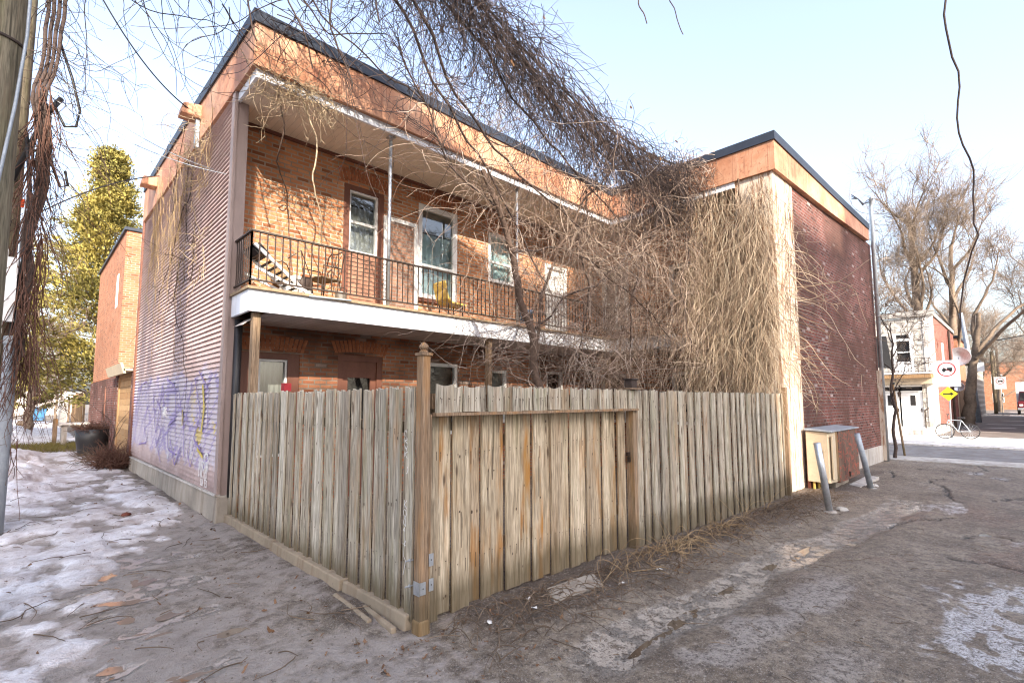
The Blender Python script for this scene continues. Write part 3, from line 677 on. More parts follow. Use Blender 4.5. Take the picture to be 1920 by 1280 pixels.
B = thing('brick_building', 'two storey old brick apartment building with rusty parapet and brown siding on its side', 'building', (2.05, 8.65, 0))
UP = [(4.05, 4.88, 3.5, 5.78), (5.69, 6.73, 3.84, 5.86), (7.64, 8.5, 4.5, 5.7), (9.62, 10.52, 3.25, 5.32)]
LO = [(2.42, 3.34, .8, 2.5), (4.02, 4.92, 0, 2.55), (5.93, 6.75, 1.0, 2.5), (7.7, 8.24, 1.2, 2.42), (9.66, 10.32, 1.1, 2.46)]
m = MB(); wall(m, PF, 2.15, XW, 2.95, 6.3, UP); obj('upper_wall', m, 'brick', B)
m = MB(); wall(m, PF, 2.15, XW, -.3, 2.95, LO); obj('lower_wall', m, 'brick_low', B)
WU = [(7.5, 8.4, 3.68, 5.55), (5.45, 6.3, 3.68, 5.2)]; WL = [(7.66, 8.5, 1.1, 2.42), (5.5, 6.3, 1.1, 2.42)]
m = MB(); wall(m, PX, 3.36, YW, 2.95, 6.3, WU); obj('wing_upper_wall', m, 'brick', B)
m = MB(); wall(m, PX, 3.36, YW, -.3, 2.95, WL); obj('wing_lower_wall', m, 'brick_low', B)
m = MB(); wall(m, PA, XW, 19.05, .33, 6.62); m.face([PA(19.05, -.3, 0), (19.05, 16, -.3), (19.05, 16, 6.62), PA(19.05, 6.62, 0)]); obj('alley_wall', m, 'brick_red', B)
m = MB(); pbox(m, PA, XW + .3, 19.09, -.4, .33, -.035, .1); obj('alley_foundation', m, 'conc_lt', B, bev=.01)
m = MB(); m.face([(2.2, 16.25, -.3), (19, 16.25, -.3), (19, 16.25, 6.6), (2.2, 16.25, 6.6)]); obj('rear_wall', m, 'brick_nb', B)
m = MB(); m.box(2.06, 10.66, 7.3, 16.2, 6.42, 6.75); m.box(10.74, 18.9, 3.36, 16.2, 6.43, 6.74); obj('roof', m, 'dark', B)

# upper windows on the balcony
m = MB()
for a in ((4.05, 4.165, 3.5, 5.78), (4.765, 4.88, 3.5, 5.78), (4.165, 4.765, 5.69, 5.78)): pbox(m, PF, *a, .0, .12)
o = obj('window_surround', m, 'brown', B)
m = MB(); pbox(m, PF, 4.165, 4.765, 3.5, 4.5, .05, .1); pbox(m, PF, 4.23, 4.70, 3.62, 4.38, .035, .05); obj('panel', m, 'brown_lt', o)
window(B, PF, 4.165, 4.765, 4.5, 5.69, .04, 5.09, d=.06, blind=5.45)
window(B, PF, 5.69, 6.73, 3.84, 5.86, .11, 4.56, d=.05, curtain='curtain_b', blind=5.3)
m = MB(); pbox(m, PF, 5.62, 6.8, 3.76, 3.84, -.06, .1); obj('window_sill', m, 'brown', B)
window(B, PF, 7.64, 8.5, 4.5, 5.7, .09, 5.0, d=.05, curtain='curtain_b')
m = MB()
for a in ((9.62, 9.72, 3.25, 5.32), (10.42, 10.52, 3.25, 5.32), (9.72, 10.42, 5.22, 5.32)): pbox(m, PF, *a, .0, .12)
pbox(m, PF, 9.72, 10.42, 3.25, 5.22, .06, .1)
for a in ((9.8, 10.34, 3.4, 4.1), (9.8, 10.34, 4.22, 5.1)): pbox(m, PF, *a, .045, .06)
o = obj('balcony_door', m, 'frame_w', B); m = MB(); m.lathe(PF(9.80, 4.16, .03), [(.0, -.02), (.03, -.02), (.03, .02), (0, .03)], 10, 1); obj('handle', m, 'galv', o)
for u0, u1, z in ((3.98, 4.95, 5.8), (5.6, 6.82, 5.88), (7.58, 8.56, 5.72)): arch(B, PF, u0, u1, z)
# ground floor openings behind the fence
m = MB()
for a in ((2.42, 2.69, .8, 2.5), (3.15, 3.34, .8, 2.5), (2.69, 3.15, 2.40, 2.5)): pbox(m, PF, *a, .02, .14)
obj('window_surround', m, 'brown', B)
window(B, PF, 2.69, 3.15, .8, 2.40, .035, None, d=.08, curtain='curtain')
m = MB()
for a in ((4.02, 4.13, 0, 2.55), (4.81, 4.92, 0, 2.55), (4.13, 4.81, 2.44, 2.55)): pbox(m, PF, *a, .02, .16)
pbox(m, PF, 4.13, 4.81, 2.26, 2.44, .05, .1); pbox(m, PF, 4.13, 4.24, 0, 2.26, .06, .11); pbox(m, PF, 4.70, 4.81, 0, 2.26, .06, .11); pbox(m, PF, 4.24, 4.70, 0, 1.2, .07, .1); pbox(m, PF, 4.24, 4.70, 2.14, 2.26, .06, .11)
o = obj('door', m, 'brown', B); m = MB(); m.face([PF(4.24, 1.2, .09), PF(4.7, 1.2, .09), PF(4.7, 2.14, .09), PF(4.24, 2.14, .09)]); obj('pane', m, 'glass', o)
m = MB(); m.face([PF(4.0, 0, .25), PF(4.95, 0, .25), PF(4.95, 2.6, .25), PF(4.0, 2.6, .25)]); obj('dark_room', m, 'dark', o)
window(B, PF, 5.93, 6.75, 1.0, 2.5, .07, d=.04, curtain=None); window(B, PF, 7.7, 8.24, 1.2, 2.42, .06, d=.05, curtain='curtain'); window(B, PF, 9.66, 10.32, 1.1, 2.46, .06, d=.05, curtain=None)
for u0, u1, z in ((2.36, 3.4, 2.52), (3.95, 4.98, 2.57)): arch(B, PF, u0, u1, z, .22, .04)
# wing windows
window(B, PX, 7.5, 8.4, 3.68, 5.55, .10, 4.45, 7.95, d=.05, curtain='curtain'); window(B, PX, 5.45, 6.3, 3.68, 5.2, .09, 4.4, d=.05, curtain=None)
m = MB(); n = 18
for i in range(n):
    a, b = math.pi * i / n, math.pi * (i + 1) / n; q = lambda t, r: (7.95 + r * math.cos(t), 5.55 + .62 * r * math.sin(t))
    p = [q(a, .45), q(b, .45), q(b, .54), q(a, .54)]
    m.hexa([PX(*k, .0) for k in p] + [PX(*k, -.03) for k in p])
obj('window_arch', m, 'frame_w', B)
window(B, PX, 7.66, 8.5, 1.1, 2.42, .07, d=.05, curtain=None); window(B, PX, 5.5, 6.3, 1.1, 2.42, .07, d=.05, curtain=None)

# siding wall with lapped courses, end trims, concrete base
m = MB(); ys = np.linspace(8.22, 16.2, 15); pit = .0765; z = .385; k = 0
while z < 6.44:
    zt = min(z + pit, 6.45)
    for a, b in zip(ys[:-1], ys[1:]):
        wa, wb = (.003 * math.sin(3.1 * q + .7 * k) * (.3 + .7 * math.sin(q * .9 + z * 2) ** 2) for q in (a, b))
        m.face([(2.024 + wa, b, z), (2.024 + wa, a, z), (2.054 + wb * .3, a, zt), (2.054 + wb * .3, b, zt)])
        m.face([(2.054, b, z), (2.054, a, z), (2.024 + wa, a, z), (2.024 + wa, b, z)])
    z += pit; k += 1
m.face([(2.053, 16.2, .2), (2.053, 8.22, .2), (2.053, 8.22, .39), (2.053, 16.2, .39)])
obj('siding', m, 'siding', B)
m = MB(); m.box(2.015, 2.065, 8.07, 8.22, .36, 6.42); m.box(2.065, 2.22, 8.09, 8.14, .36, 6.28); obj('corner_trim', m, 'trim', B, bev=.006)
m = MB(); m.face([(2.22, 8.14, 0), (2.22, YW, 0), (2.22, YW, 6.3), (2.22, 8.14, 6.3)]); obj('return_wall', m, 'brick_low', B)
m = MB(); m.box(2.0, 2.08, 16.2, 16.32, .2, 6.5); obj('corner_trim', m, 'brown', B)
m = MB(); m.hexa([(1.985, 8.0, -.1), (2.25, 8.0, -.1), (2.25, 16.25, -.1), (1.985, 16.25, -.1), (2.01, 8.02, .375), (2.25, 8.02, .375), (2.25, 16.25, .30), (2.01, 16.25, .30)]); obj('foundation', m, 'conc', B, bev=.02)
m = MB(); m.hexa([(1.99, 8.05, .372), (2.06, 8.05, .372), (2.06, 16.2, .297), (1.99, 16.2, .297), (2.0, 8.05, .395), (2.06, 8.05, .395), (2.06, 16.2, .32), (2.0, 16.2, .32)]); obj('sill_flashing', m, 'conc_lt', B)
m = MB(); m.tube([(2.19, 8.02, .35), (2.19, 8.02, 2.9)], .055, 10); obj('downpipe', m, 'black', B, True)
m = MB(); m.box(2.01, 2.045, 11.95, 12.12, 1.42, 1.6)
for i in range(4): m.box(1.99, 2.02, 11.97, 12.10, 1.44 + i * .04, 1.455 + i * .04)
obj('wall_vent', m, 'frame_w', B)

# roof edge: white fascia, rusty parapet, dark flashing
EDGE = [((2.0, 16.35), 6.52, 7.36), ((2.0, 12.0), 6.47, 7.24), ((2.0, 9.5), 6.43, 7.12), ((2.0, 7.18), 6.375, 7.0), ((6.2, 7.19), 6.375, 7.0), ((10.62, 7.2), 6.375, 7.0), ((10.62, 3.27), 6.375, 7.0), ((14.5, 3.19), 6.46, 6.96), ((18.4, 3.10), 6.60, 6.95)]
def edge_band(name, mat, zf, off, th):
    pts = [np.array(e[0]) for e in EDGE]; n = len(pts); nrm = []
    for i in range(n):
        ds = [unit(pts[min(i + 1, n - 1)] - pts[max(i, 0)])] if i == 0 else ([unit(pts[i] - pts[i - 1])] if i == n - 1 else [unit(pts[i] - pts[i - 1]), unit(pts[i + 1] - pts[i])])
        q = sum(np.array([d[1], -d[0]]) for d in ds); nrm.append(q / (1 if len(ds) == 1 else (np.dot(q, q) / 2)))
    m = MB()
    for i in range(n - 1):
        o = []
        for zz in (0, 1):
            for k, s in ((i, off), (i + 1, off), (i + 1, off - th), (i, off - th)):
                p = pts[k] + nrm[k] * s; o.append((p[0], p[1], zf(EDGE[k])[zz]))
        m.hexa(o)
    return obj(name, m, mat, B)
edge_band('parapet', 'rust', lambda e: (e[1], e[2]), 0, .16)
edge_band('roof_flashing', 'flash', lambda e: (e[2] - .01, e[2] + .17), .03, .26)
m = MB(); m.box(2.06, 10.66, 7.26, 7.30, 6.245, 6.38); m.box(2.06, 2.10, 7.30, 8.2, 6.245, 6.38); m.box(10.66, 10.70, 4.1, 7.30, 6.245, 6.38); obj('fascia_board', m, 'white', B)
m = MB(); m.box(2.1, 10.66, 7.30, YW, 6.262, 6.30); obj('soffit', m, 'soffit', B)
m = MB(); m.box(10.70, XW, 3.5, YW, 6.263, 6.30); obj('soffit', m, 'soffit_y', B)
m = MB(); m.box(2.1, XW, YW - .05, YW - .003, 6.21, 6.26); obj('cornice_strip', m, 'brown', B)
for (x, y, z, ax) in ((1.86, 10.3, 6.93, 0), (1.86, 14.57, 7.0, 0), (10.5, 5.24, 6.66, 0)):
    m = MB(); m.hexa([(x - .18, y - .16, z - .10), (x + .16, y - .16, z - .10), (x + .16, y + .16, z - .10), (x - .18, y + .16, z - .10), (x - .14, y - .15, z + .12), (x + .16, y - .16, z + .16), (x + .16, y + .16, z + .16), (x - .14, y + .15, z + .12)])
    o = obj('roof_scupper', m, 'rust', B, bev=.03)
m = MB(); m.box(1.93, 1.99, 10.2, 10.3, 6.3, 6.85); obj('scupper_pipe', m, 'grey', B)

# the balcony round the courtyard
m = MB(); m.box(2.1, 10.66, 7.30, 7.34, 2.935, 3.235); m.box(2.1, 2.14, 7.34, 8.45, 2.935, 3.235); m.box(10.66, 10.70, 3.45, 7.34, 2.935, 3.235); m.box(10.70, XW, 3.45, 3.49, 2.935, 3.235)
bf = obj('balcony_fascia', m, 'white', B)
m = MB(); m.box(2.07, 10.63, 7.25, YW - .01, 3.237, 3.275); m.box(10.63, XW - .01, 3.42, YW - .01, 3.238, 3.276); obj('balcony_deck', m, 'deck', B)
m = MB(); m.box(2.5, 10.66, 7.34, YW - .01, 2.94, 2.965); m.box(10.70, XW - .01, 3.49, YW - .01, 2.94, 2.964)
n = 8                                              # the loose corner that has come down
for i in range(n):
    t0, t1 = i / n, (i + 1) / n; q = lambda t: 2.953 - .17 * (1 - t) ** 2
    m.hexa([(2.14 + .36 * t0, 7.4 + .25 * (1 - t0), q(t0)), (2.14 + .36 * t1, 7.4 + .25 * (1 - t1), q(t1)), (2.14 + .36 * t1, 8.6, q(t1) + .02), (2.14 + .36 * t0, 8.6, q(t0) + .02), (2.14 + .36 * t0, 7.4 + .25 * (1 - t0), q(t0) + .01), (2.14 + .36 * t1, 7.4 + .25 * (1 - t1), q(t1) + .01), (2.14 + .36 * t1, 8.6, q(t1) + .03), (2.14 + .36 * t0, 8.6, q(t0) + .03)])
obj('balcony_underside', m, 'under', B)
bal = MB(); bal.box(-.007, .007, -.007, .007, 0, .69); balm = bal.mesh('baluster', ['iron'])
def railing(a, b, n, zt=4.075, zb=3.385):
    a = np.array(a, float); b = np.array(b, float); m = MB(); m.bar((*a, zt), (*b, zt), .042, .022); m.bar((*a, zb), (*b, zb), .03, .022)
    for i in (0, 1): p = a if i == 0 else b; m.bar((*p, 3.27), (*p, zt), .022)
    r = obj('railing', m, 'iron', B)
    for i in range(1, n):
        p = a + (b - a) * i / n; o = bpy.data.objects.new('baluster', balm); COL.objects.link(o); o.parent = r; o.location = Vector((p[0], p[1], zb)) - world_loc(r)
    return r
r1 = railing((2.13, 7.37), (10.74, 7.37), 82); railing((2.13, 7.37), (2.13, 8.12), 8); railing((10.74, 7.37), (10.74, 4.15), 31)
m = MB()
for i in range(9): m.bar((3.52, 7.37, 3.44 + i * .068), (4.22, 7.37, 3.44 + i * .068), .011)
obj('lattice', m, 'iron', r1)
for x, y in ((4.28, 7.40), (7.35, 7.40)):
    m = MB(); m.tube([(x, y, 3.27), (x, y, 6.25)], .03, 12); m.box(x - .06, x + .06, y - .06, y + .06, 6.235, 6.25); obj('balcony_post', m, 'galv', B, True)
m = MB(); m.cr = .3
for x, y in ((2.25, 7.46),): m.box(x - .05, x + .05, y - .05, y + .05, -.05, 2.94)
obj('timber_post', m, 'post', B)
for x, y in ((6.6, 7.46), (10.6, 7.4), (10.78, 4.6)):
    m = MB(); m.cr = random.random(); m.box(x - .05, x + .05, y - .05, y + .05, -.2, 2.94); obj('timber_post', m, 'post', B)

# plank screen closing the wing balcony towards the alley
m = MB(); m.hexa([(10.68, 3.35, -.3), (11.82, 3.325, -.3), (11.82, 3.42, -.3), (10.76, 3.43, -.3), (10.68, 3.35, 6.38), (11.82, 3.325, 6.38), (11.82, 3.42, 6.38), (10.76, 3.43, 6.38)])
m.hexa([(10.68, 3.352, -.3), (10.76, 3.43, -.3), (10.76, 4.1, -.3), (10.68, 4.1, -.3), (10.68, 3.352, 6.374), (10.76, 3.43, 6.374), (10.76, 4.1, 6.374), (10.68, 4.1, 6.374)])
obj('plank_screen', m, 'peel', B)
m = MB(); m.cr = .6; m.hexa([(10.52, 3.25, -.3), (10.68, 3.27, -.3), (10.68, 3.36, -.3), (10.52, 3.36, -.3), (10.52, 3.25, 1.95), (10.68, 3.27, 1.95), (10.68, 3.36, 1.95), (10.52, 3.36, 1.95)]); obj('screen_post', m, 'post', B)
m = MB()
for x0, x1, z in ((11.62, 11.8, .95), (11.82, 12.02, .98), (12.03, 12.14, .94)): m.box(x0, x1, 3.21, 3.26, -.2, z)
obj('skirting_boards', m, 'redbrown', B)

# service mast at the far corner
m = MB(); x, y = 18.85, 3.08
m.tube([(x, y, -.15), (x, y, 7.75), (x - .03, y - .02, 7.95), (x - .14, y - .05, 8.03), (x - .25, y - .08, 7.98)], .055, 10)
o = obj('service_mast', m, 'galv', B, True)
m = MB(); m.box(x - .07, x + .13, y + .0, y + .16, -.12, 2.6); obj('mast_cover', m, 'peel', o)
m = MB()
for k in range(3): m.tube([(x - .25, y - .08, 7.98), (x - .5, y - .03 * k, 7.85 - .05 * k), (x - .85, y + .05, 7.62 + .03 * k), (x - 1.3, y + .08, 7.7), (x - 2.0, y + .1, 7.62 - .06 * k)], .014, 6)
obj('service_cable', m, 'black', o, True)

# ------------------------------------------------------------------ screen door leaning on the balcony wall
sdr = thing('screen_door', 'white framed screen door leaning against the sunlit brick wall on the balcony', 'screen door', (5.24, 8.6, 3.28))
m = MB(); P = lambda u, z, d: (u, 8.56 + d + .05 * (z - 3.28) / 2, z)
for a in ((4.87, 4.95, 3.28, 5.36), (5.57, 5.65, 3.28, 5.36), (4.95, 5.57, 5.28, 5.36), (4.95, 5.57, 3.28, 3.4)): pbox(m, P, *a, 0, .03)
obj('frame', m, 'frame_w', sdr)
m = MB(); m.face([P(4.95, 3.4, .015), P(5.57, 3.4, .015), P(5.57, 5.28, .015), P(4.95, 5.28, .015)]); obj('mesh_screen', m, 'screen', sdr)

# ------------------------------------------------------------------ neighbours on the left alley
N = thing('brick_house', 'orange brick neighbour house with two slit windows beyond the brown siding', 'house', (2.05, 20, 0))
PL = lambda u, z, d: (2.05 + d, u, z)
m = MB(); wall(m, PL, 20, 28, 2.5, 7.25, [(21.25, 21.75, 4.9, 6.05)]); m.face([(2.05, 20, 2.5), (9, 20, 2.5), (9, 20, 7.25), (2.05, 20, 7.25)]); m.face([(2.05, 28, 0), (9, 28, 0), (9, 28, 7.25), (2.05, 28, 7.25)]); m.face([(2.05, 20, 7.2), (9, 20, 7.2), (9, 28, 7.2), (2.05, 28, 7.2)]); obj('upper_wall', m, 'brick_nb', N)
PL2 = lambda u, z, d: (1.99 + d, u, z)
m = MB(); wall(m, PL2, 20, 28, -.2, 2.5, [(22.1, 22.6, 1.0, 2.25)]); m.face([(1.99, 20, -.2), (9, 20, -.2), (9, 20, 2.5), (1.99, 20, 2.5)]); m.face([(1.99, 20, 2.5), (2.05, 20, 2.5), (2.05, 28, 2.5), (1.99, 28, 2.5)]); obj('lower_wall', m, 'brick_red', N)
window(N, PL, 21.25, 21.75, 4.9, 6.05, .12, d=.02, curtain='curtain'); window(N, PL2, 22.1, 22.6, 1.0, 2.25, .05, d=.05, curtain=None, fmat='brown')
m = MB(); m.box(1.99, 2.3, 19.94, 28.05, 7.25, 7.35); m.box(2.3, 9, 19.94, 20.2, 7.25, 7.35); obj('roof_flashing', m, 'flash', N)
G = thing('wooden_gate', 'yellow varnished gate of horizontal boards under a small metal awning', 'gate', (2.05, 18, 0))
m = MB(); z = .25
while z < 2.4: m.cr = random.random(); m.box(2.06, 2.09, 16.75, 19.25, z, z + .165); z += .172
obj('board_panel', m, 'raw', G)
m = MB(); m.cr = .4; m.box(2.03, 2.1, 19.25, 19.42, 0, 2.45); m.box(2.03, 2.1, 16.62, 16.75, 0, 2.45); m.box(2.03, 2.1, 16.75, 19.25, 2.405, 2.5); obj('gate_frame', m, 'raw', G)
m = MB(); m.box(1.8, 2.2, 16.4, 19.75, 2.52, 2.58); m.hexa([(1.8, 16.4, 2.45), (1.86, 16.4, 2.45), (1.86, 19.75, 2.45), (1.8, 19.75, 2.45), (1.72, 16.4, 2.72), (1.78, 16.4, 2.72), (1.78, 19.75, 2.72), (1.72, 19.75, 2.72)]); obj('awning', m, 'tan', G)
m = MB(); m.box(2.0, 2.12, 16.33, 16.61, -.1, 2.6); m.box(2.0, 2.12, 19.43, 19.98, -.1, 2.6); m.box(2.0, 2.12, 16.34, 19.97, -.1, .22); obj('brick_pier', m, 'brick_red', G)

# ------------------------------------------------------------------ unseen blocks, added to cast shade into the view
def block(name, label, x0, x1, y0, y1, z1, mat, wins=()):
    t = thing(name, label, 'building', ((x0 + x1) / 2, (y0 + y1) / 2, 0)); m = MB(); m.box(x0, x1, y0, y1, -.3, z1); obj('wall', m, mat, t)
    m = MB(); m.box(x0 - .1, x1 + .1, y0 - .1, y1 + .1, z1 + .002, z1 + .2); obj('roof', m, 'flash', t); return t
MAT['blocker_wall'] = simple('pale_blocker_wall', (.66, .62, .56), .08, 2, .9, .1)
TW = thing('shade_slab', 'unseen stepped pale slab added far behind the viewer to cast shade', 'building', (-18, -48, 0))  # added light blocker; its step heights shape the shadow edges
for x0, x1, z in ((-44, -33, 54), (-33, -30, 46), (-30, -26.5, 42), (-26.5, -23.2, 38.3), (-23.2, -22, 36.7), (-22, -20.8, 35), (-20.8, -12.5, 34.2), (-12.5, -10.65, 30.7), (-10.65, -8.55, 28.6), (-8.55, -4.5, 34.7), (-4.5, 5.8, 36.4)):
    m = MB(); m.box(x0 + .001, x1 - .001, -51, -45, -.3, z); obj('wall', m, 'blocker_wall', TW)
FT = thing('shade_terrace', 'unseen brick block added to shade the far side of the back alley', 'building', (56, -6, 0)); m = MB(); m.box(37, 76, -9, -4.2, -.3, 8); obj('wall', m, 'brick_far', FT); m = MB(); m.box(36.9, 76.1, -9.1, -4.1, 8.002, 8.2); obj('roof', m, 'flash', FT)  # added out of view, to shade the alley and the side wall

# ------------------------------------------------------------------ far right: houses across the street
def stone():
    m = M('pale_rough_stone'); p = m.pos(); s = m.sep(p); v = m.comb(s[1], s[2])
    x = m.n('ShaderNodeTexBrick'); m.l(v, x.inputs['Vector']); x.inputs['Scale'].default_value = 1; x.inputs['Brick Width'].default_value = .55; x.inputs['Row Height'].default_value = .26; x.inputs['Mortar Size'].default_value = .018
    x.inputs['Color1'].default_value = (.46, .42, .36, 1); x.inputs['Color2'].default_value = (.60, .56, .49, 1); x.inputs['Mortar'].default_value = (.30, .27, .23, 1)
    n = m.noise(p, 4, 4, .6); m.bump(m.math('ADD', m.noise(p, 3, 4, .6), x.outputs['Fac']), 1., .12)
    return m.fin(m.mix(m.ramp(n, (.4, .6), (.6, 0.)), x.outputs['Color'], (.30, .27, .24)), .85, .2)
MAT['stone'] = stone()
H = thing('stone_house', 'pale stone fronted house with white doors and a small balcony across the street', 'house', (34.8, 3.3, -.1))
PH = lambda u, z, d: (34.8 + d, u, z)
m = MB(); wall(m, PH, 3.75, 11, -.2, 6.2, [(4.28, 5.0, 3.1, 5.3), (3.95, 5.95, .25, 2.5)]); obj('front_wall', m, 'stone', H)
m = MB(); pbox(m, PH, 3.3, 3.75, -.2, 6.25, -.03, .1); obj('corner_strip', m, 'pave', H)
m = MB(); m.face([(34.8, 3.31, -.2), (45.5, 3.31, -.2), (45.5, 3.31, 6.1), (34.8, 3.31, 6.35)]); obj('side_wall', m, 'brick_far', H)
m = MB(); m.face([(34.8, 11, -.2), (45.5, 11, -.2), (45.5, 11, 6.1), (34.8, 11, 6.1)]); obj('side_wall', m, 'brick_far', H)
m = MB(); m.face([(34.8, 3.3, 6.2), (45.5, 3.3, 6.1), (45.5, 11, 6.1), (34.8, 11, 6.2)]); m.box(45.4, 45.5, 3.4, 11, -.2, 6.05); obj('roof', m, 'flash', H)
m = MB(); pbox(m, PH, 3.25, 11, 6.25, 6.55, -.12, .2); m.box(34.95, 45.5, 3.24, 3.36, 6.2, 6.4); obj('cornice', m, 'conc_lt', H)
m = MB(); m.box(34.9, 45.5, 3.27, 3.4, -.2, .35); obj('side_foundation', m, 'conc_lt', H)
m = MB()
for a in ((4.2, 4.36, 3.1, 5.4), (4.94, 5.1, 3.1, 5.4), (4.36, 4.94, 5.0, 5.08), (4.36, 4.94, 4.95, 5.0), (4.36, 4.94, 3.1, 3.8), (4.36, 4.94, 4.3, 4.36)): pbox(m, PH, *a, -.03, .08)
o = obj('balcony_door', m, 'frame_w', H); m = MB(); m.face([PH(4.3, 3.1, .06), PH(5, 3.1, .06), PH(5, 5.3, .06), PH(4.3, 5.3, .06)]); obj('pane', m, 'dark', o)
m = MB(); pbox(m, PH, 3.45, 6.6, 2.86, 3.08, -1.0, 0); o = obj('balcony_floor', m, 'raw', H)
m = MB(); pbox(m, PH, 3.42, 6.62, 3.085, 3.14, -1.03, 0); obj('balcony_edge', m, 'white', H)
m = MB()
for zz in (3.9, 3.62, 3.22): m.bar(PH(3.5, zz, -.98), PH(6.6, zz, -.98), .025); m.bar(PH(3.5, zz, -.98), PH(3.5, zz, 0), .025)
for i in range(22): m.bar(PH(3.5 + i * .145, 3.14, -.98), PH(3.5 + i * .145, 3.9, -.98), .018)
obj('balcony_railing', m, 'iron', H)
m = MB(); pbox(m, PH, 3.45, 6.6, 2.55, 2.86, -.6, -.002); obj('canopy', m, 'tan', H)
for (a, b) in ((3.97, 4.9), (4.98, 5.93)):
    m = MB(); pbox(m, PH, a, b, .25, 2.1, .06, .12); pbox(m, PH, a, b, 2.12, 2.2, .02, .12); pbox(m, PH, a, b, 2.42, 2.5, .02, .12)
    for i in range(5): pbox(m, PH, a + .06 + i * .17, a + .2 + i * .17, .35, 1.35, .05, .06)
    o = obj('front_door', m, 'frame_w', H)
    m = MB(); pbox(m, PH, a + .3, a + .52, 1.4, 1.95, .04, .061); pbox(m, PH, a + .05, b - .05, 2.22, 2.40, .06, .1); obj('pane', m, 'dark', o)
    m = MB(); pbox(m, PH, a + .04, a + .09, 1.05, 1.25, .01, .06); obj('handle', m, 'iron', o)
m = MB(); m.lathe(PH(4.94, 2.05, -.12), [(.0, -.2), (.06, -.18), (.09, .05), (.03, .12), (0, .14)], 8); obj('lantern', m, 'iron', H)
m = MB(); pbox(m, PH, 3.4, 6.6, .14, .25, -1.5, 0); pbox(m, PH, 3.35, 6.6, -.15, .138, -1.6, -.02); obj('door_step', m, 'pave', H)
m = MB(); m.bar((33.4, 3.75, .25), (33.4, 3.75, 1.15), .05); m.bar((33.4, 3.75, 1.15), (34.8, 3.75, 1.25), .05); obj('handrail', m, 'iron', H)
m = MB(); m.box(38.0, 38.5, 3.26, 3.35, 3.4, 5.0); obj('slit_window', m, 'frame_w', H)
m = MB(); m.box(38.4, 39.3, 2.85, 3.29, 3.15, 3.85); o = obj('air_conditioner', m, 'frame_w', H); m = MB()
for i in range(6): m.box(38.39, 38.398, 2.9 + i * .06, 2.93 + i * .06, 3.25, 3.75)
obj('grille', m, 'grey', o)
m = MB(); m.tube([(41.2, 3.2, 0.), (41.2, 3.2, 6)], .07, 8); obj('downpipe', m, 'iron', H)
def dish(x, y, z, s, label):
    t = thing('satellite_dish', label, 'satellite dish', (x, y, z)); m = MB(); m.lathe((x, y, z), [(.02, .10), (s * .5, .06), (s * .85, -.02), (s, -.12), (s * .96, -.12), (s * .5, .03), (.02, .07)], 16, 0); obj('reflector', m, 'galv', t, True)
    m = MB(); m.bar((x, y, z), (x + .5, y + .12, z - .3), .05); m.bar((x - .1, y, z - s * .8), (x - .5, y, z - .1), .03); obj('arm', m, 'grey', t)
dish(44.2, 3.0, 4.55, .62, 'grey satellite dish on the side of the stone fronted house')
dish(43.6, 3.1, 2.55, .3, 'small white dish low on the dark brick side wall')
def house(name, label, x0, x1, y0, y1, z1, mat, wins, face='x'):
    t = thing(name, label, 'house', (x0, y0, 0)); P1 = lambda u, z, d: (x0 + d, u, z); P2 = lambda u, z, d: (u, y0 + d, z)
    m = MB(); wall(m, P1, y0, y1, -.3, z1, [w for w in wins if face == 'x']); wall(m, P2, x0, x1, -.3, z1); m.face([(x0, y1, -.3), (x1, y1, -.3), (x1, y1, z1), (x0, y1, z1)]); obj('wall', m, mat, t)
    m = MB(); m.box(x0 - .12, x1 + .1, y0 - .12, y1 + .1, z1, z1 + .18); obj('roof', m, 'flash', t)
    for w_ in wins: window(t, P1, *w_, .1, (w_[2] + w_[3]) / 2, d=.03, curtain=None)
    return t
house('brick_house', 'tan brick house with a buttress behind the leaning grey pole', 57, 63, 3.9, 14, 7.0, 'brick_nb', [(5, 6, 3.6, 5)])
house('brick_house', 'cream painted brick house with graffiti beside the back alley', 64.5, 76, 3.3, 14, 5.6, 'stone', [(4.2, 5, 3.2, 4.4)])
house('apartment_house', 'orange brick apartment house closing the end of the back alley', 128, 138, -22, 26, 8.5, 'brick_nb', [(y, y + 1.5, z, z + 1.7) for y in (-16, -11, -6, -1.5, 3, 7.5, 12) for z in (1.2, 4.6)])
house('garden_shed', 'pale boarded shed at the end of the snowy left alley', -3, 6, 92, 99, 3.2, 'pave', [], 'y')

# ------------------------------------------------------------------ the board fence
def board(mb, P, u0, u1, z0, z1, d=0., th=.02, cup=.006, scal=.016, tilt=0.):
    mb.cr = random.random(); n = 5; b = []
    for i in range(n):
        t = i / (n - 1); q = 1 - (2 * t - 1) ** 2; u = u0 + (u1 - u0) * t
        b.append((u, d + cup * q, z0, z1 - scal * q))
    for (ua, da, za, ta), (ub, db, zb, tb) in zip(b[:-1], b[1:]):
        s = tilt
        mb.hexa([P(ua, za, da), P(ub, zb, db), P(ub, zb, db + th), P(ua, za, da + th), P(ua + s, ta, da), P(ub + s, tb, db), P(ub + s, tb, db + th), P(ua + s, ta, da + th)])
NAILS = []
def panel(mb, P, u0, u1, z0, z1, wmin, wmax, off=.03, zj=.014, zf=None, d=0., scal=.016, gap=.005):
    u = u0; k = 0
    while u < u1 - .03:
        wd = min(random.uniform(wmin, wmax), u1 - u)
        if u1 - u - wd < .05: wd = u1 - u
        zb = (zf(u) if zf else z0) + random.uniform(-zj, zj)
        board(mb, P, u - .004 + gap, u + wd + .004 - gap, zb, z1 + random.uniform(-zj, zj), d + (off if k % 2 else 0) + random.uniform(-.003, .003), scal=scal, tilt=random.uniform(-.009, .009))
        NAILS.append((P, u, wd, zb, z1, d + (off if k % 2 else 0))); u += wd; k += 1
FP = lambda u, z, d: (2.15 + d, u, z)
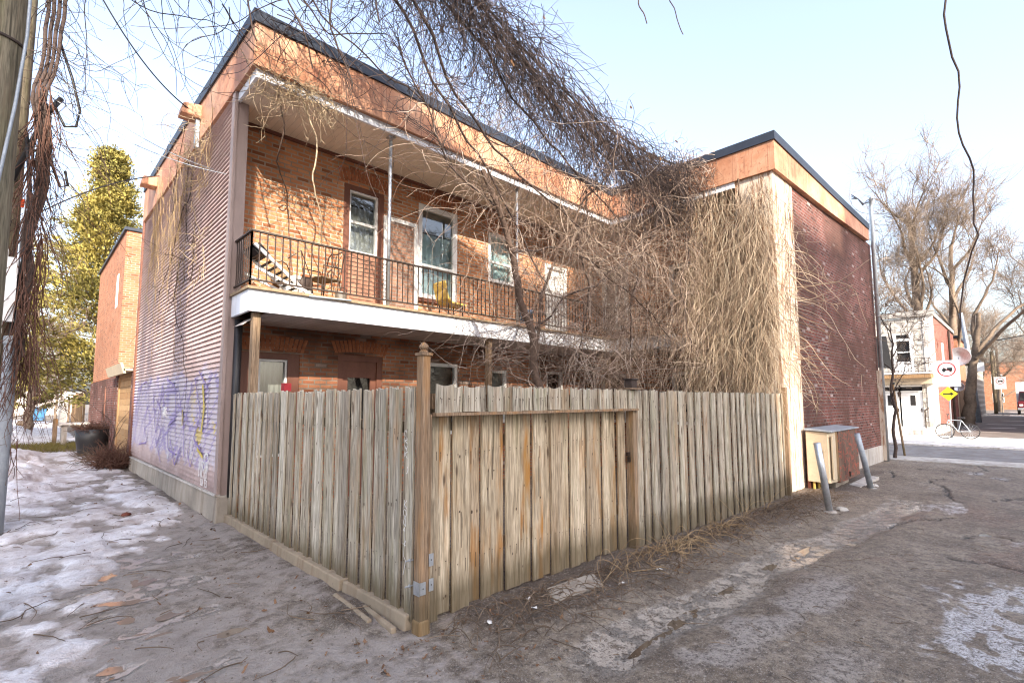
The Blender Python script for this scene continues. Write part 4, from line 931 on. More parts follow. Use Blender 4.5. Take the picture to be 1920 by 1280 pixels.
FR = lambda u, z, d: (u, 3.20 + (u - 2.2) * .013 + d, z)
FE = thing('wooden_fence', 'weathered grey board fence with a tall corner post and a recessed gate', 'fence', (2.2, 3.2, 0))
m = MB(); panel(m, FP, 3.30, 8.05, .075, 1.815, .07, .165); obj('board_panel', m, 'fence', FE)
m = MB(); panel(m, FR, 5.2, 10.62, -.05, 1.825, .08, .17, zf=lambda u: gz(u, 3.1) - .03, off=.032); obj('board_panel', m, 'fence', FE)
m = MB(); panel(m, FR, 2.27, 5.2, 1.61, 1.83, .10, .17, d=-.03, zj=.006); obj('header_boards', m, 'fence', FE)
m = MB(); m.cr = .2; pbox(m, FR, 2.27, 5.2, 1.585, 1.61, -.035, .03); pbox(m, FR, 2.27, 5.2, 1.64, 1.76, .025, .07); obj('header_rail', m, 'post', FE)
for z in (.45, 1.45):
    m = MB(); m.cr = random.random(); m.box(2.2, 2.28, 3.3, 8.05, z, z + .09); obj('fence_rail', m, 'post', FE)
    m = MB(); m.cr = random.random(); pbox(m, FR, 5.2, 10.6, z, z + .09, .05, .12); obj('fence_rail', m, 'post', FE)
MAT['sleeper'] = concrete('crumbling_sleeper', (.30, .24, .17))
# bottom sleeper of the left panel, broken towards the corner
m = MB()
for a, b, h, o in ((3.32, 4.35, .115, .02), (4.37, 6.1, .12, .0), (6.12, 8.0, .12, .01)): m.cr = random.random(); m.hexa([(2.085 + o, a, -.05), (2.2, a, -.05), (2.2, b, -.05), (2.085 + o, b, -.05), (2.10 + o, a, h), (2.2, a, h), (2.2, b, h), (2.10 + o, b, h)])
obj('bottom_sleeper', m, 'sleeper', FE, bev=.012)
m = MB(); m.cr = .15
for a, b, c in ((3.35, 3.9, 2.02), (3.6, 4.3, 1.96)): m.hexa([(c, a, -.03), (c + .05, a, -.03), (c + .09, b, -.03), (c + .04, b, -.03), (c, a, .045), (c + .04, a, .05), (c + .085, b, .05), (c + .045, b, .04)])
obj('edging_strip', m, 'sleeper', FE, bev=.01)
for k, (u0, u1) in enumerate(((5.125, 5.2),)):
    m = MB(); m.cr = .35; pbox(m, FR, u0, u1, -.1, 1.61, .0, .1); obj('gate_post', m, 'post', FE)
CP = MB(); CP.cr = .42; CP.box(2.152, 2.228, 3.19, 3.27, -.02, 2.05); CP.cr = .9; CP.box(2.232, 2.252, 3.195, 3.24, .0, 1.60)
cp = obj('corner_post', CP, 'post', FE, bev=.006)
m = MB(); m.cr = .8; m.hexa([(2.135, 3.165, -.06), (2.245, 3.165, -.06), (2.245, 3.28, -.06), (2.135, 3.28, -.06), (2.147, 3.182, .10), (2.234, 3.182, .10), (2.234, 3.28, .10), (2.147, 3.28, .10)]); obj('post_foot', m, 'raw', cp, bev=.012)
m = MB(); m.cr = .5; m.box(2.142, 2.238, 3.18, 3.28, 2.05, 2.072); m.lathe((2.19, 3.23, 2.072), [(.035, 0), (.035, .012), (.022, .02), (.036, .04), (.036, .055), (.018, .075), (.002, .085)], 12); obj('finial', m, 'post', cp)
for (z, x0, x1, yy) in ((.34, 2.234, 2.272, 3.191), (.52, 2.232, 2.27, 3.191), (.33, 2.154, 2.20, 3.186)):
    m = MB(); m.box(x0 - .002, x1, yy - .004, yy, z - .045, z + .045)
    if x0 < 2.2: m.box(2.144, 2.149, yy - .002, yy + .075, z - .05, z + .045)
    o = obj('bracket', m, 'galv', cp)
    m = MB(); m.lathe(((x0 + x1) / 2, yy - .004, z), [(.0, -.001), (.005, -.001), (.005, .004), (.0, .004)], 8, 1); obj('bolt_hole', m, 'dark', o)
for z, y in ((.33, 3.30), (.515, 3.30)): m = MB(); m.tube([(2.165, y, z), (2.105, y + .012, z - .004)], .006, 6); m.lathe((2.135, y, z), [(.0, -.005), (.013, -.005), (.013, .005), (0, .005)], 6, 0); obj('bolt', m, 'galv', cp)
def nails(par, flt):
    mb = MB(); rg = random.Random(5)
    for P, u, wd, z0, z1, d in NAILS:
        if not flt(P, u): continue
        q = d - .0045
        def strip(ua, ub, za, zb, sk=0.): mb.face([P(ua, za, q), P(ub, za, q), P(ub + sk, zb, q), P(ua + sk, zb, q)])
        for z in (z0 + .38, z1 - .35):
            if z1 - z0 < .5: z = (z0 + z1) / 2
            for t in (.25, .72):
                c = u + wd * t + rg.uniform(-.008, .008); zz = z + rg.uniform(-.02, .02); strip(c - .0045, c + .0045, zz - .0045, zz + .0045)
                if rg.random() < .55: w2 = rg.uniform(.0012, .003); strip(c - w2, c + w2, zz - rg.uniform(.03, .16), zz - .005)
        if z1 - z0 > .5:
            for _ in range(rg.choice((0, 1, 1, 2, 3))):
                c = u + wd * rg.uniform(.15, .85); za = rg.choice((z0 + .01, rg.uniform(z0 + .2, z1 - .6), z1 - rg.uniform(.15, .5))); w2 = rg.uniform(.0012, .0028); L_ = rg.uniform(.12, .42); strip(c - w2, c + w2, za, min(za + L_, z1 - .03), rg.uniform(-.006, .006))
            for _ in range(rg.choice((0, 1, 2, 2))):      # knots
                c = u + wd * rg.uniform(.2, .8); zz = rg.uniform(z0 + .1, z1 - .1); a, b_ = rg.uniform(.004, .009), rg.uniform(.008, .018); mb.face([P(c + a * math.cos(i * math.pi / 4), zz + b_ * math.sin(i * math.pi / 4), q - .0006) for i in range(8)])
    tag(obj('nails_and_cracks', mb, 'nail', par), kind='stuff')
# marker scribbles on the last board of the left panel
def ribbon(mb, P, pl, wd):
    pl = [np.array(p, float) for p in pl]
    for a, b in zip(pl[:-1], pl[1:]):
        t = unit(b - a); n = np.array([-t[1], t[0]]) * wd / 2; a2 = a - t * wd * .3; b2 = b + t * wd * .3
        mb.face([P(*(a2 - n), 0), P(*(b2 - n), 0), P(*(b2 + n), 0), P(*(a2 + n), 0)])
WR = lambda u, z, d: (2.1445 - (u - 3.3) * 0, u, z)
def vert(mb, strokes, z0, yc, s):           # letters written down the board: x runs down, y runs to the right
    for st in strokes: ribbon(mb, WR, [(yc - y * s, z0 - x * s) for x, y in st], .0045)
m = MB(); m2 = .1
CRAK = [[(.9, .1), (.4, -.1), (0, .0), (-.1, .4), (.3, .6)], [(1.1, .0), (2.0, .1)], [(1.1, .6), (1.5, .7), (1.6, .1), (2.1, .8)], [(2.4, .0), (3.2, .5), (2.5, .8)], [(2.8, .2), (2.9, .65)], [(3.4, .1), (4.3, .0)], [(3.4, .9), (3.8, .1), (4.5, .8)], [(5.9, .9), (6.3, 1.1), (6.9, .9), (7.1, .5)]]
KORA = [[(-.3, .2), (1.0, .1)], [(-.3, .9), (.4, .2), (1.0, .9)], [(1.2, .2), (1.6, -.1), (2.2, .1), (2.4, .6), (1.9, .9), (1.4, .7), (1.2, .2)], [(2.4, .4), (3.5, -.1), (3.9, .7), (2.6, .6)], [(4.1, .4), (4.6, .0), (4.7, .5), (4.2, .4)], [(4.7, .2), (6.8, .4), (6.2, .8)], [(6.8, -.1), (7.0, .7), (7.1, .3), (8.8, .2), (9.4, .8), (11.2, .3), (11.8, .1)]]
vert(m, CRAK, 1.47, 3.405, .046); vert(m, KORA, .93, 3.405, .046)
m.v = [(2.1425 - (i // 4) * 2e-5, v[1], v[2]) for i, v in enumerate(m.v)]
tag(obj('graffiti_tag', m, 'chalk', FE), 'white marker scribbles written down the last board')
m = MB(); panel(m, lambda u, z, d: FR(u, z, d + .085), 2.275, 5.12, .0, 1.63, .10, .20, off=.034, scal=.004, zf=lambda u: gz(u, 3.15) + .01)
GT = thing('board_gate', 'wide sliding gate of pale orange streaked boards recessed under the short header boards', 'gate', (3.7, 3.3, 0))
obj('board_panel', m, 'gate', GT)
nails(GT, lambda P, u: P(0, 0, 0)[1] > 3.24); nails(FE, lambda P, u: not P(0, 0, 0)[1] > 3.24)
m = MB()
for z in (.4, 1.3): m.cr = random.random(); pbox(m, FR, 2.3, 5.1, z, z + .1, .14, .17)
obj('gate_rail', m, 'post', GT)
m = MB(); pbox(m, FR, 5.085, 5.15, 1.06, 1.10, .05, .085); pbox(m, FR, 5.10, 5.14, .99, 1.045, .045, .075); m.tube([FR(5.108, 1.04, .06), FR(5.108, 1.075, .06), FR(5.132, 1.075, .06), FR(5.132, 1.04, .06)], .005, 6); obj('padlock', m, 'iron', GT)
LT = thing('post_lantern', 'small dark square lantern on top of the fence above the right end of the gate', 'lantern', (5.13, 3.25, 1.83))
m = MB(); pbox(m, FR, 4.98, 5.26, 1.832, 1.85, -.06, .10); obj('base_plate', m, 'post', LT)
m = MB(); pbox(m, FR, 5.06, 5.18, 1.85, 1.94, -.03, .07); obj('lantern_body', m, 'iron', LT, bev=.006)
m = MB(); pbox(m, FR, 5.045, 5.195, 1.94, 1.96, -.045, .085); obj('lantern_cap', m, 'iron', LT, bev=.006)
RP = thing('red_post', 'short post with red painted top just behind the left fence panel', 'post', (2.33, 6.55, 0)); m = MB(); m.box(2.3, 2.38, 6.42, 6.52, 0, 1.83); obj('post', m, 'post', RP)
MAT['red'] = simple('red_paint', (.36, .03, .035), .2); m = MB(); m.box(2.297, 2.383, 6.417, 6.523, 1.83, 1.93); obj('painted_top', m, 'red', RP)

# white lettering sprayed at the foot of the siding (strokes in cells 1 wide, 1.6 high)
L = {'A': [[(0, 0), (.4, 1.5), (.8, 0)], [(.2, .6), (.65, .6)]], 'Y': [[(0, 1.5), (.4, .8), (.8, 1.5)], [(.4, .8), (.35, 0)]], 'O': [[(.1, .2), (.0, 1.2), (.4, 1.5), (.8, 1.2), (.75, .3), (.4, 0), (.1, .2)]], 'U': [[(0, 1.5), (.05, .2), (.4, 0), (.75, .2), (.8, 1.5)]], 'C': [[(.75, 1.3), (.4, 1.5), (.05, 1.1), (.05, .3), (.4, 0), (.75, .2)]],
     'H': [[(0, 0), (0, 1.5)], [(.75, 0), (.75, 1.5)], [(0, .75), (.75, .75)]], 'N': [[(0, 0), (0, 1.5), (.7, 0), (.7, 1.5)]], 'T': [[(0, 1.5), (.8, 1.5)], [(.4, 1.5), (.4, 0)]], 'E': [[(.7, 1.5), (0, 1.5), (0, 0), (.7, 0)], [(0, .75), (.55, .75)]], 'S': [[(.75, 1.3), (.3, 1.5), (.05, 1.1), (.7, .5), (.5, .05), (0, .2)]], 'I': [[(.3, 0), (.3, 1.5)]], 'L': [[(0, 1.5), (0, 0), (.7, 0)]], '.': [[(.2, .0), (.3, .15)]], ' ': [], '(': [[(.5, 2.6), (.0, 1.6), (.05, .3), (.6, 0), (1.0, .5)]], 'M': [[(0, 0), (.1, 1.5), (.4, .6), (.7, 1.5), (.8, 0)]]}
def text(mb, s, y0, z0, hh, wd, sp=1.12):
    for i, ch in enumerate(s):
        j = random.uniform(-.1, .1)
        for st in L[ch]: ribbon(mb, lambda u, z, d: (2.019, u, z), [(y0 - (i * sp + x) * hh / 1.6 * .78, z0 + (y + j) * hh / 1.6) for x, y in st], wd)
for args in (('AYOCYOH', 9.12, .66, .14, .017), ('( NC.YCO', 9.14, .545, .115, .016), ('  SUA TES', 9.12, .425, .105, .014), ('MTSIL', 9.78, .76, .085, .011), ('IN', 9.75, .87, .08, .011), ('MT', 9.74, .97, .09, .012), ('IM', 11.6, .62, .09, .012), (None,)):
    m = MB()
    if args[0]: text(m, *args)
    else: ribbon(m, lambda u, z, d: (2.019, u, z), [(8.72 + .12 * math.cos(math.pi * i / 14), .82 + .10 * math.sin(math.pi * i / 14)) for i in range(15)], .03)
    m.v = [(v[0] - (i // 4) * 3e-5, v[1], v[2]) for i, v in enumerate(m.v)]; tag(obj('graffiti_lettering', m, 'chalk', B), 'white hand lettering at the foot of the siding')
# the big purple tag sprayed across the lower siding
MAT['spray'] = simple('purple_spray_paint', (.26, .19, .40), .5, 7, .6, .3); MAT['spray_lt'] = simple('lavender_spray_paint', (.43, .38, .46), .3, 7, .6, .3); MAT['spray_y'] = simple('yellow_spray_paint', (.55, .42, .08), .3, 7, .6, .3)
def curve(pts, n=30):
    P = np.array(pts, float); d = np.r_[0, np.cumsum(np.hypot(*np.diff(P, axis=0).T))]; t = np.linspace(0, d[-1], n); o = np.stack([np.interp(t, d, P[:, i]) for i in (0, 1)], -1)
    for _ in range(2): o[1:-1] = (o[:-2] + 2 * o[1:-1] + o[2:]) / 4
    return o
def spray(name, strokes, mat, wd, x):
    for k, s in enumerate(strokes):
        m = MB(); ribbon(m, lambda u, z, d: (x, u, z), curve(s), wd * random.uniform(.7, 1.2))
        m.v = [(v[0] - (i // 4) * 3e-5 - k * 1e-4, v[1], v[2]) for i, v in enumerate(m.v)]; obj(name, m, mat, B)
spray('graffiti_outline', [[(15.4, 1.2), (15.2, 2.1), (14.2, 2.2), (13.9, 1.6), (14.5, 1.2), (13.8, .8), (14.9, .7)], [(13.5, 2.0), (12.9, 1.0), (12.4, 2.1), (12.1, 1.5)], [(13.0, 1.75), (12.5, 1.55), (12.3, 1.15), (12.8, .75)], [(12.0, 2.15), (11.2, 2.0), (11.0, 1.4), (11.7, 1.25), (11.6, .8), (10.9, .75)],
    [(10.9, 1.95), (10.3, 1.2), (9.9, 2.0)], [(10.3, 1.2), (10.2, .75)], [(9.7, 2.1), (9.2, 1.5), (9.6, 1.1), (9.1, .95)], [(9.45, 2.2), (8.8, 1.9), (8.75, 1.3)], [(12.9, .95), (12.2, .5)], [(11.4, 1.0), (10.9, .55), (10.5, .9)], [(10.0, .9), (9.7, .62), (9.35, 1.05)]], 'spray', .034, 2.0195)
spray('graffiti_highlight', [[(9.15, 1.95), (9.0, 1.6), (9.1, 1.25)], [(10.5, 1.55), (10.45, 1.3)], [(9.3, .95), (8.95, .85)]], 'spray_y', .07, 2.0185)

# ------------------------------------------------------------------ things on the balcony
def chairm():
    m = MB()
    for s in (-1, 1):
        m.tube([(s * .2, -.2, 0), (s * .19, -.17, .43)], .011, 6); m.tube([(s * .2, .24, 0), (s * .19, .2, .43), (s * .18, .30, .92)], .011, 6)
        m.tube([(s * .2, -.2, .43), (s * .24, -.2, .62), (s * .24, .18, .64)], .011, 6)
    m.tube([(-.18, .30, .92), (-.12, .31, .98), (0, .315, .96), (.12, .31, .98), (.18, .30, .92)], .011, 6)
    for s in (-.09, 0, .09): m.tube([(s, .215, .45), (s * 1.6, .25, .62), (s * .4, .275, .74), (s * 1.3, .30, .92)], .008, 6)
    return m
def place(mb, c, rz, tilt=0.):
    c = Vector(c); q = Matrix.Rotation(rz, 4, 'Z') @ Matrix.Rotation(tilt, 4, 'X'); mb.v = [tuple(q @ Vector(v) + c) for v in mb.v]; return mb
ch = thing('garden_chair', 'wrought iron garden chair with curled back on the balcony left of the first window', 'chair', (3.45, 8.1, 3.28))
obj('frame', place(chairm(), (3.45, 8.1, 3.28), R(-70)), 'iron', ch, True)
m = MB(); m.box(-.21, .21, -.21, .2, .43, .455); obj('seat', place(m, (3.45, 8.1, 3.28), R(-70)), 'deck', ch, bev=.01)
lo = thing('folded_lounger', 'folded sun lounger with dark slats tipped over in the left corner of the balcony', 'sun lounger', (2.5, 7.8, 3.28))
m = MB()
for s in (0, .5): m.bar((2.22, 7.55 + s, 3.95), (3.0, 7.55 + s, 3.33), .04); m.bar((2.25, 7.58 + s, 3.62), (3.1, 7.55 + s, 3.31), .035)
obj('frame', m, 'frame_w', lo)
m = MB()
for i in range(9): t = i / 9; m.bar((2.24 + .72 * t, 7.57, 3.95 - .58 * t), (2.24 + .72 * t, 8.05, 3.95 - .58 * t), .05, .012)
m.hexa([(2.22, 7.6, 3.9), (2.3, 7.6, 3.83), (2.3, 8.05, 3.83), (2.22, 8.05, 3.9), (2.3, 7.6, 4.0), (2.45, 7.6, 3.86), (2.45, 8.05, 3.86), (2.3, 8.05, 4.0)]); obj('slats', m, 'black', lo)
bk = thing('wicker_basket', 'brown wicker basket behind the folded lounger on the balcony', 'basket', (2.86, 8.3, 3.75)); m = MB(); m.lathe((2.86, 8.3, 3.55), [(.10, 0), (.15, .06), (.17, .22), (.15, .26), (.12, .22), (.08, .05)], 14); obj('bowl', m, 'raw', bk, True)
m = MB(); m.tube([(2.72, 8.3, 3.8), (2.78, 8.3, 3.93), (2.86, 8.3, 3.97), (2.94, 8.3, 3.93), (3.0, 8.3, 3.8)], .01, 6); obj('handle', m, 'iron', bk, True)
bg_ = thing('stuffed_sack', 'speckled pale sack slumped on the balcony floor between lounger and chair', 'sack', (3.1, 8.25, 3.28)); m = MB(); m.lathe((3.08, 8.25, 3.27), [(.05, 0), (.26, .02), (.29, .15), (.24, .32), (.12, .46), (.02, .5)], 14); obj('sack', m, 'stone', bg_, True)
bn = thing('flower_bucket', 'small white bucket under the iron chair on the balcony', 'bucket', (3.62, 7.75, 3.28)); m = MB(); m.lathe((3.62, 7.75, 3.277), [(.07, 0), (.10, .2), (.105, .2), (.09, .19), (.06, .02)], 14); obj('bucket', m, 'frame_w', bn, True)
m = MB(); m.tube([(3.52, 7.75, 3.47), (3.55, 7.7, 3.53), (3.62, 7.68, 3.55), (3.69, 7.7, 3.53), (3.72, 7.75, 3.47)], .004, 5); obj('handle', m, 'iron', bn, True)
tb = thing('upturned_stand', 'iron stand with crossed legs lying upside down beside the garden chair', 'stand', (3.1, 8.0, 3.3)); m = MB()
m.tube([(2.95, 8.0, 3.35), (3.1, 8.0, 3.75), (3.05, 8.0, 4.12)], .009, 6); m.tube([(3.3, 8.05, 3.35), (3.2, 8.0, 3.75), (3.05, 8.0, 4.12), (2.85, 8.0, 3.95)], .009, 6); m.lathe((3.15, 8.0, 3.6), [(.10, -.01), (.11, 0), (.10, .01)], 14, 1); obj('legs', m, 'iron', tb, True)
MAT['yellow'] = simple('yellow_plastic', (.55, .38, .10), .15, 5, .5); MAT['blue'] = simple('blue_plastic', (.05, .17, .34), .35, 9, .5)
yc = thing('plastic_chair', 'yellow moulded chair on the balcony in front of the wide white window', 'chair', (5.9, 7.95, 3.28)); m = MB()
pr = [(5.72, 4.02), (5.80, 3.70), (5.90, 3.62), (6.25, 3.60)]
for (xa, za), (xb, zb) in zip(pr[:-1], pr[1:]): m.hexa([(xa, 7.75, za), (xb, 7.75, zb), (xb, 8.15, zb), (xa, 8.15, za), (xa + .02, 7.75, za + .03), (xb + .02, 7.75, zb + .03), (xb + .02, 8.15, zb + .03), (xa + .02, 8.15, za + .03)])
obj('shell', m, 'yellow', yc)
for x, y in ((5.85, 7.8), (5.85, 8.1), (6.2, 7.8), (6.2, 8.1)): m = MB(); m.tube([(x, y, 3.28), (x, y, 3.62)], .014, 6); obj('leg', m, 'iron', yc)
bl = thing('blue_tub', 'blue plastic tub hung on the balcony railing behind the vine trunk', 'tub', (7.9, 7.5, 3.5)); m = MB(); m.lathe((7.85, 7.62, 3.42), [(.13, 0), (.17, .26), (.18, .26), (.16, .22), (.10, .02)], 14); obj('tub', m, 'blue', bl, True); m = MB(); m.tube([(7.70, 7.62, 3.68), (7.85, 7.55, 3.76), (8.0, 7.62, 3.68)], .006, 5); obj('handle', m, 'iron', bl, True)
m = MB(); m.hexa([(2.9, 7.235, 3.235), (3.55, 7.225, 3.255), (3.55, 7.26, 3.25), (2.9, 7.26, 3.23), (2.9, 7.235, 3.25), (3.55, 7.225, 3.27), (3.55, 7.26, 3.27), (2.9, 7.26, 3.25)]); tag(obj('loose_lath', m, 'grey'), 'loose grey lath sticking out of the balcony edge over its white fascia', 'lath')

# ------------------------------------------------------------------ electrical cabinet and steel posts by the red wall
EB = thing('electrical_cabinet', 'tan and brown scratched outdoor cabinet on a low plinth against the dark red wall', 'cabinet', (12.6, 3.0, -.14))
m = MB(); m.hexa([(11.6, 3.25, .05), (11.62, 2.86, .04), (11.95, 2.80, .04), (11.95, 3.25, .05), (11.6, 3.25, 1.07), (11.62, 2.86, 1.05), (11.95, 2.80, 1.05), (11.95, 3.25, 1.07)]); obj('side_cabinet', m, 'tan', EB, bev=.012)
m = MB(); m.box(11.605, 11.615, 2.9, 3.22, .24, .25); m.box(11.6, 11.615, 2.92, 2.94, .5, .7); m.box(11.66, 11.9, 2.79, 2.815, .12, .98); obj('door_seam', m, 'tan', EB)
m = MB(); m.box(11.953, 12.16, 2.81, 3.25, .04, 1.06); obj('corner_board', m, 'raw', EB, bev=.008)
m = MB(); m.box(12.163, 13.85, 2.80, 3.24, -.0, 1.05); obj('wooden_front', m, 'cabwood', EB, bev=.01)
m = MB(); m.hexa([(11.57, 2.78, 1.055), (13.9, 2.77, 1.055), (13.9, 3.26, 1.085), (11.57, 3.27, 1.085), (11.57, 2.78, 1.085), (13.9, 2.77, 1.085), (13.9, 3.26, 1.12), (11.57, 3.27, 1.12)]); obj('lid', m, 'grey', EB, bev=.006)
m = MB(); m.box(12.2, 13.3, 2.9, 3.2, -.2, -.003); obj('plinth', m, 'conc', EB)
for x, y in ((11.7, 2.95), (11.78, 3.1), (11.66, 3.15)): m = MB(); m.tube([(x, y, -.2), (x, y, .06)], .025, 8); obj('conduit', m, 'yellow', EB)
m = MB(); m.box(12.9, 12.96, 2.775, 2.805, .06, .16); obj('latch', m, 'iron', EB)
def bollard(c, tip, r, label, mat):
    t = thing('steel_post', label, 'bollard', c, 'leaning steel posts by the cabinet'); m = MB(); c = Vector(c); tip = Vector(tip)
    m.tube([c - Vector((0, 0, .1)), c + (tip - c) * .5, tip], r, 16); obj('tube', m, mat, t, True)
    m = MB(); m.lathe(c - Vector((0, 0, .04)), [(r * 2.2, 0), (r * 1.9, .04), (r * 1.2, .06), (r, .05)], 10); obj('footing', m, 'conc_lt', t, True)
bollard((9.62, 2.39, -.12), (9.36, 2.46, 1.0), .052, 'pale galvanised post leaning in front of the tan cabinet', 'galv')
bollard((12.83, 2.40, -.14), (12.42, 2.52, 1.0), .055, 'dark grey steel post leaning right of the brown cabinet', 'grey')
m = MB(); m.hexa([(12.6, 2.55, -.13), (14.2, 2.5, -.13), (14.4, 2.75, -.13), (12.8, 2.8, -.13), (12.6, 2.55, -.10), (14.2, 2.5, -.06), (14.4, 2.75, -.06), (12.8, 2.8, -.10)]); tag(obj('loose_slab', m, 'conc_lt', bev=.01), 'loose pale board lying on the ground between cabinet and dark post', 'board')

# ------------------------------------------------------------------ utility poles at the left edge
UPO = thing('utility_pole', 'thick weathered wooden utility pole nearest the left edge of the photo', 'utility pole', (-.33, 5.5, 0))
m = MB(); m.cr = .3; m.lathe((-.335, 5.5, -.3), [(.175, 0), (.172, 3), (.165, 7), (.155, 12)], 24); obj('pole', m, 'polewood', UPO, True)
tubeo('cable', [(-.165, 5.42, 6.5), (-.16, 5.38, 5.2), (-.158, 5.36, 4.6), (-.19, 5.34, 4.0), (-.25, 5.33, 3.3), (-.33, 5.32, 2.4), (-.38, 5.32, 0)], .012, 'grey', UPO, 8)
m = MB(); m.lathe((-.335, 5.5, 4.52), [(.18, 0), (.182, .01), (.18, .02)], 24); obj('band', m, 'iron', UPO)
U2 = thing('utility_pole', 'second wooden pole behind the first, wrapped in reddish hanging vines', 'utility pole', (-.36, 9.6, 0))
m = MB(); m.cr = .7; m.lathe((-.36, 9.6, -.2), [(.18, 0), (.17, 3), (.16, 7), (.15, 11)], 20); obj('pole', m, 'polewood', U2, True)
tubeo('conduit', [(-.17, 9.3, -.1), (-.17, 9.3, 2.55)], .072, 'plastic', U2, 14)
m = MB(); m.lathe((-.17, 9.3, 2.0), [(.078, 0), (.08, .02), (.078, .04)], 14); obj('strap', m, 'plastic', U2, True); m = MB(); m.lathe((-.17, 9.3, 2.45), [(.078, 0), (.085, .03), (.085, .1), (.078, .12)], 14); obj('strap', m, 'plastic', U2, True)
tubeo('cable', [(-.2, 9.38, 0), (-.215, 9.3, 1.2), (-.20, 9.26, 2.4), (-.16, 9.25, 3.2), (-.10, 9.25, 3.9), (-.12, 9.3, 4.6), (-.2, 9.4, 5.4)], .022, 'black', U2, 8)
tubeo('cable', [(-.15, 9.35, 2.6), (-.17, 9.4, 4.0), (-.12, 9.42, 5.2), (-.06, 9.42, 6.4), (-.05, 9.42, 7.2)], .012, 'galv', U2, 8)
m = MB(); m.box(-.27, -.17, 9.18, 9.3, 2.75, 3.6); m.box(-.30, -.27, 9.18, 9.3, 2.6, 3.7); o = obj('junction_box', m, 'frame_w', U2)
m = MB()
for i in range(3): m.lathe((-.165, 9.24, 3.25 + i * .12), [(0, -.004), (.014, -.004), (.014, .004), (0, .004)], 8, 0)
obj('knockout', m, 'dark', o)
m = MB(); m.box(-.06, .04, 9.4, 9.5, 5.0, 5.9); o = obj('splice_case', m, 'frame_w', U2)
m = MB(); m.tube([(-.3, 9.4, 4.7), (-.02, 9.4, 5.75), (.12, 9.42, 6.05)], .035, 8); m.tube([(.06, 9.42, 5.9), (.18, 9.42, 5.65), (.30, 9.42, 5.7), (.33, 9.42, 5.95), (.22, 9.42, 6.4), (.06, 9.45, 6.9)], .018, 8); m.tube([(.02, 9.42, 5.5), (.06, 9.42, 5.1), (.18, 9.42, 4.75), (.26, 9.42, 4.8), (.22, 9.42, 5.0)], .018, 8); obj('cable', m, 'black', U2, True)
MAT['orange'] = simple('orange_tag', (.75, .10, .03), .1); boxo('marker_tag', (-.2, -.14, 9.4, 9.42, 4.35, 4.47), 'orange', U2)
POST3 = thing('utility_pole', 'utility pole behind the viewer whose shadow falls on the siding', 'utility pole', (-.85, .95, 0)); m = MB(); m.lathe((-.85, .95, -.2), [(.15, 0), (.13, 11.5)], 16); obj('pole', m, 'polewood', POST3, True)
def cable(name, label, pts, r=.011, mat='black'):
    P = np.array(pts, float); t = np.linspace(0, 1, 25); o = []
    a, b, s = P[0], P[1], P[2][0]
    for q in t: p = a + (b - a) * q; o.append((p[0], p[1], p[2] - 4 * s * q * (1 - q)))
    return tag(tubeo(name, o, r, mat), label, 'cable', 'overhead cables')
cable('overhead_cable', 'black service cable carrying the big vine from the pole to the wing roof', [(-.3, 5.5, 11.2), (10.68, 5.0, 7.0), (1.75, 0, 0)], .018)
cable('overhead_cable', 'thin cable sagging from the vine covered pole to the parapet scupper', [(-.2, 9.5, 9.2), (1.95, 10.2, 6.9), (.5, 0, 0)])
cable('overhead_cable', 'upper of the thin drop wires running from the pole to the top of the siding', [(-.1, 9.45, 6.5), (2.03, 9.2, 5.55), (.2, 0, 0)], .006, 'grey')
cable('overhead_cable', 'lower of the thin drop wires running from the pole to the corner trim', [(-.1, 9.45, 6.1), (2.03, 8.4, 5.2), (.18, 0, 0)], .006, 'grey')
cable('overhead_cable', 'dark cable rising from the garden tree to the far scupper on the siding', [(-.6, 12, 4.4), (2.0, 14.2, 7.1), (-.25, 0, 0)], .012)
cable('overhead_cable', 'black cable crossing the bare trees over the back alley', [(54, 2.8, 6.2), (37, -9, 8.5), (.8, 0, 0)], .03)

# ------------------------------------------------------------------ far left alley: pot, brush, bench, bin, yard fences
PT = thing('plant_pot', 'big black plant pot with a dried plant against the neighbour house', 'plant pot', (1.62, 20.8, 0)); m = MB(); m.lathe((1.62, 20.8, -.05), [(.34, 0), (.42, .55), (.46, .9), (.42, .9), (.38, .8)], 18); obj('pot', m, 'black', PT, True)
BN = thing('garden_bench', 'pale low bench with stone ends beside the snowy path', 'bench', (1.55, 27.5, 0)); m = MB(); m.box(1.05, 2.05, 27.1, 27.9, .78, .86); obj('seat', m, 'pave', BN)
for x0 in (1.12, 1.8): m = MB(); m.box(x0, x0 + .18, 27.2, 27.8, -.05, .78); obj('leg', m, 'conc_lt', BN)
m = MB(); m.cr = .5; m.box(.86, .98, 27.1, 27.2, -.05, 1.05); m.box(.9, 1.02, 27.7, 27.8, -.05, 1.0); obj('end_post', m, 'post', BN)
BI = thing('refuse_bin', 'blue wheeled refuse bin at the far end of the snowy alley', 'bin', (.95, 62, 0)); m = MB(); m.hexa([(.55, 61.6, .1), (1.35, 61.6, .1), (1.35, 62.4, .1), (.55, 62.4, .1), (.4, 61.5, 1.2), (1.5, 61.5, 1.2), (1.5, 62.5, 1.2), (.4, 62.5, 1.2)]); obj('body', m, 'blue', BI)
boxo('lid', (.35, 1.55, 61.4, 62.6, 1.2, 1.3), 'blue', BI)
for x in (.55, 1.25): m = MB(); m.lathe((x, 61.6, .12), [(.12, 0), (.12, .08)], 10, 0); obj('wheel', m, 'black', BI)
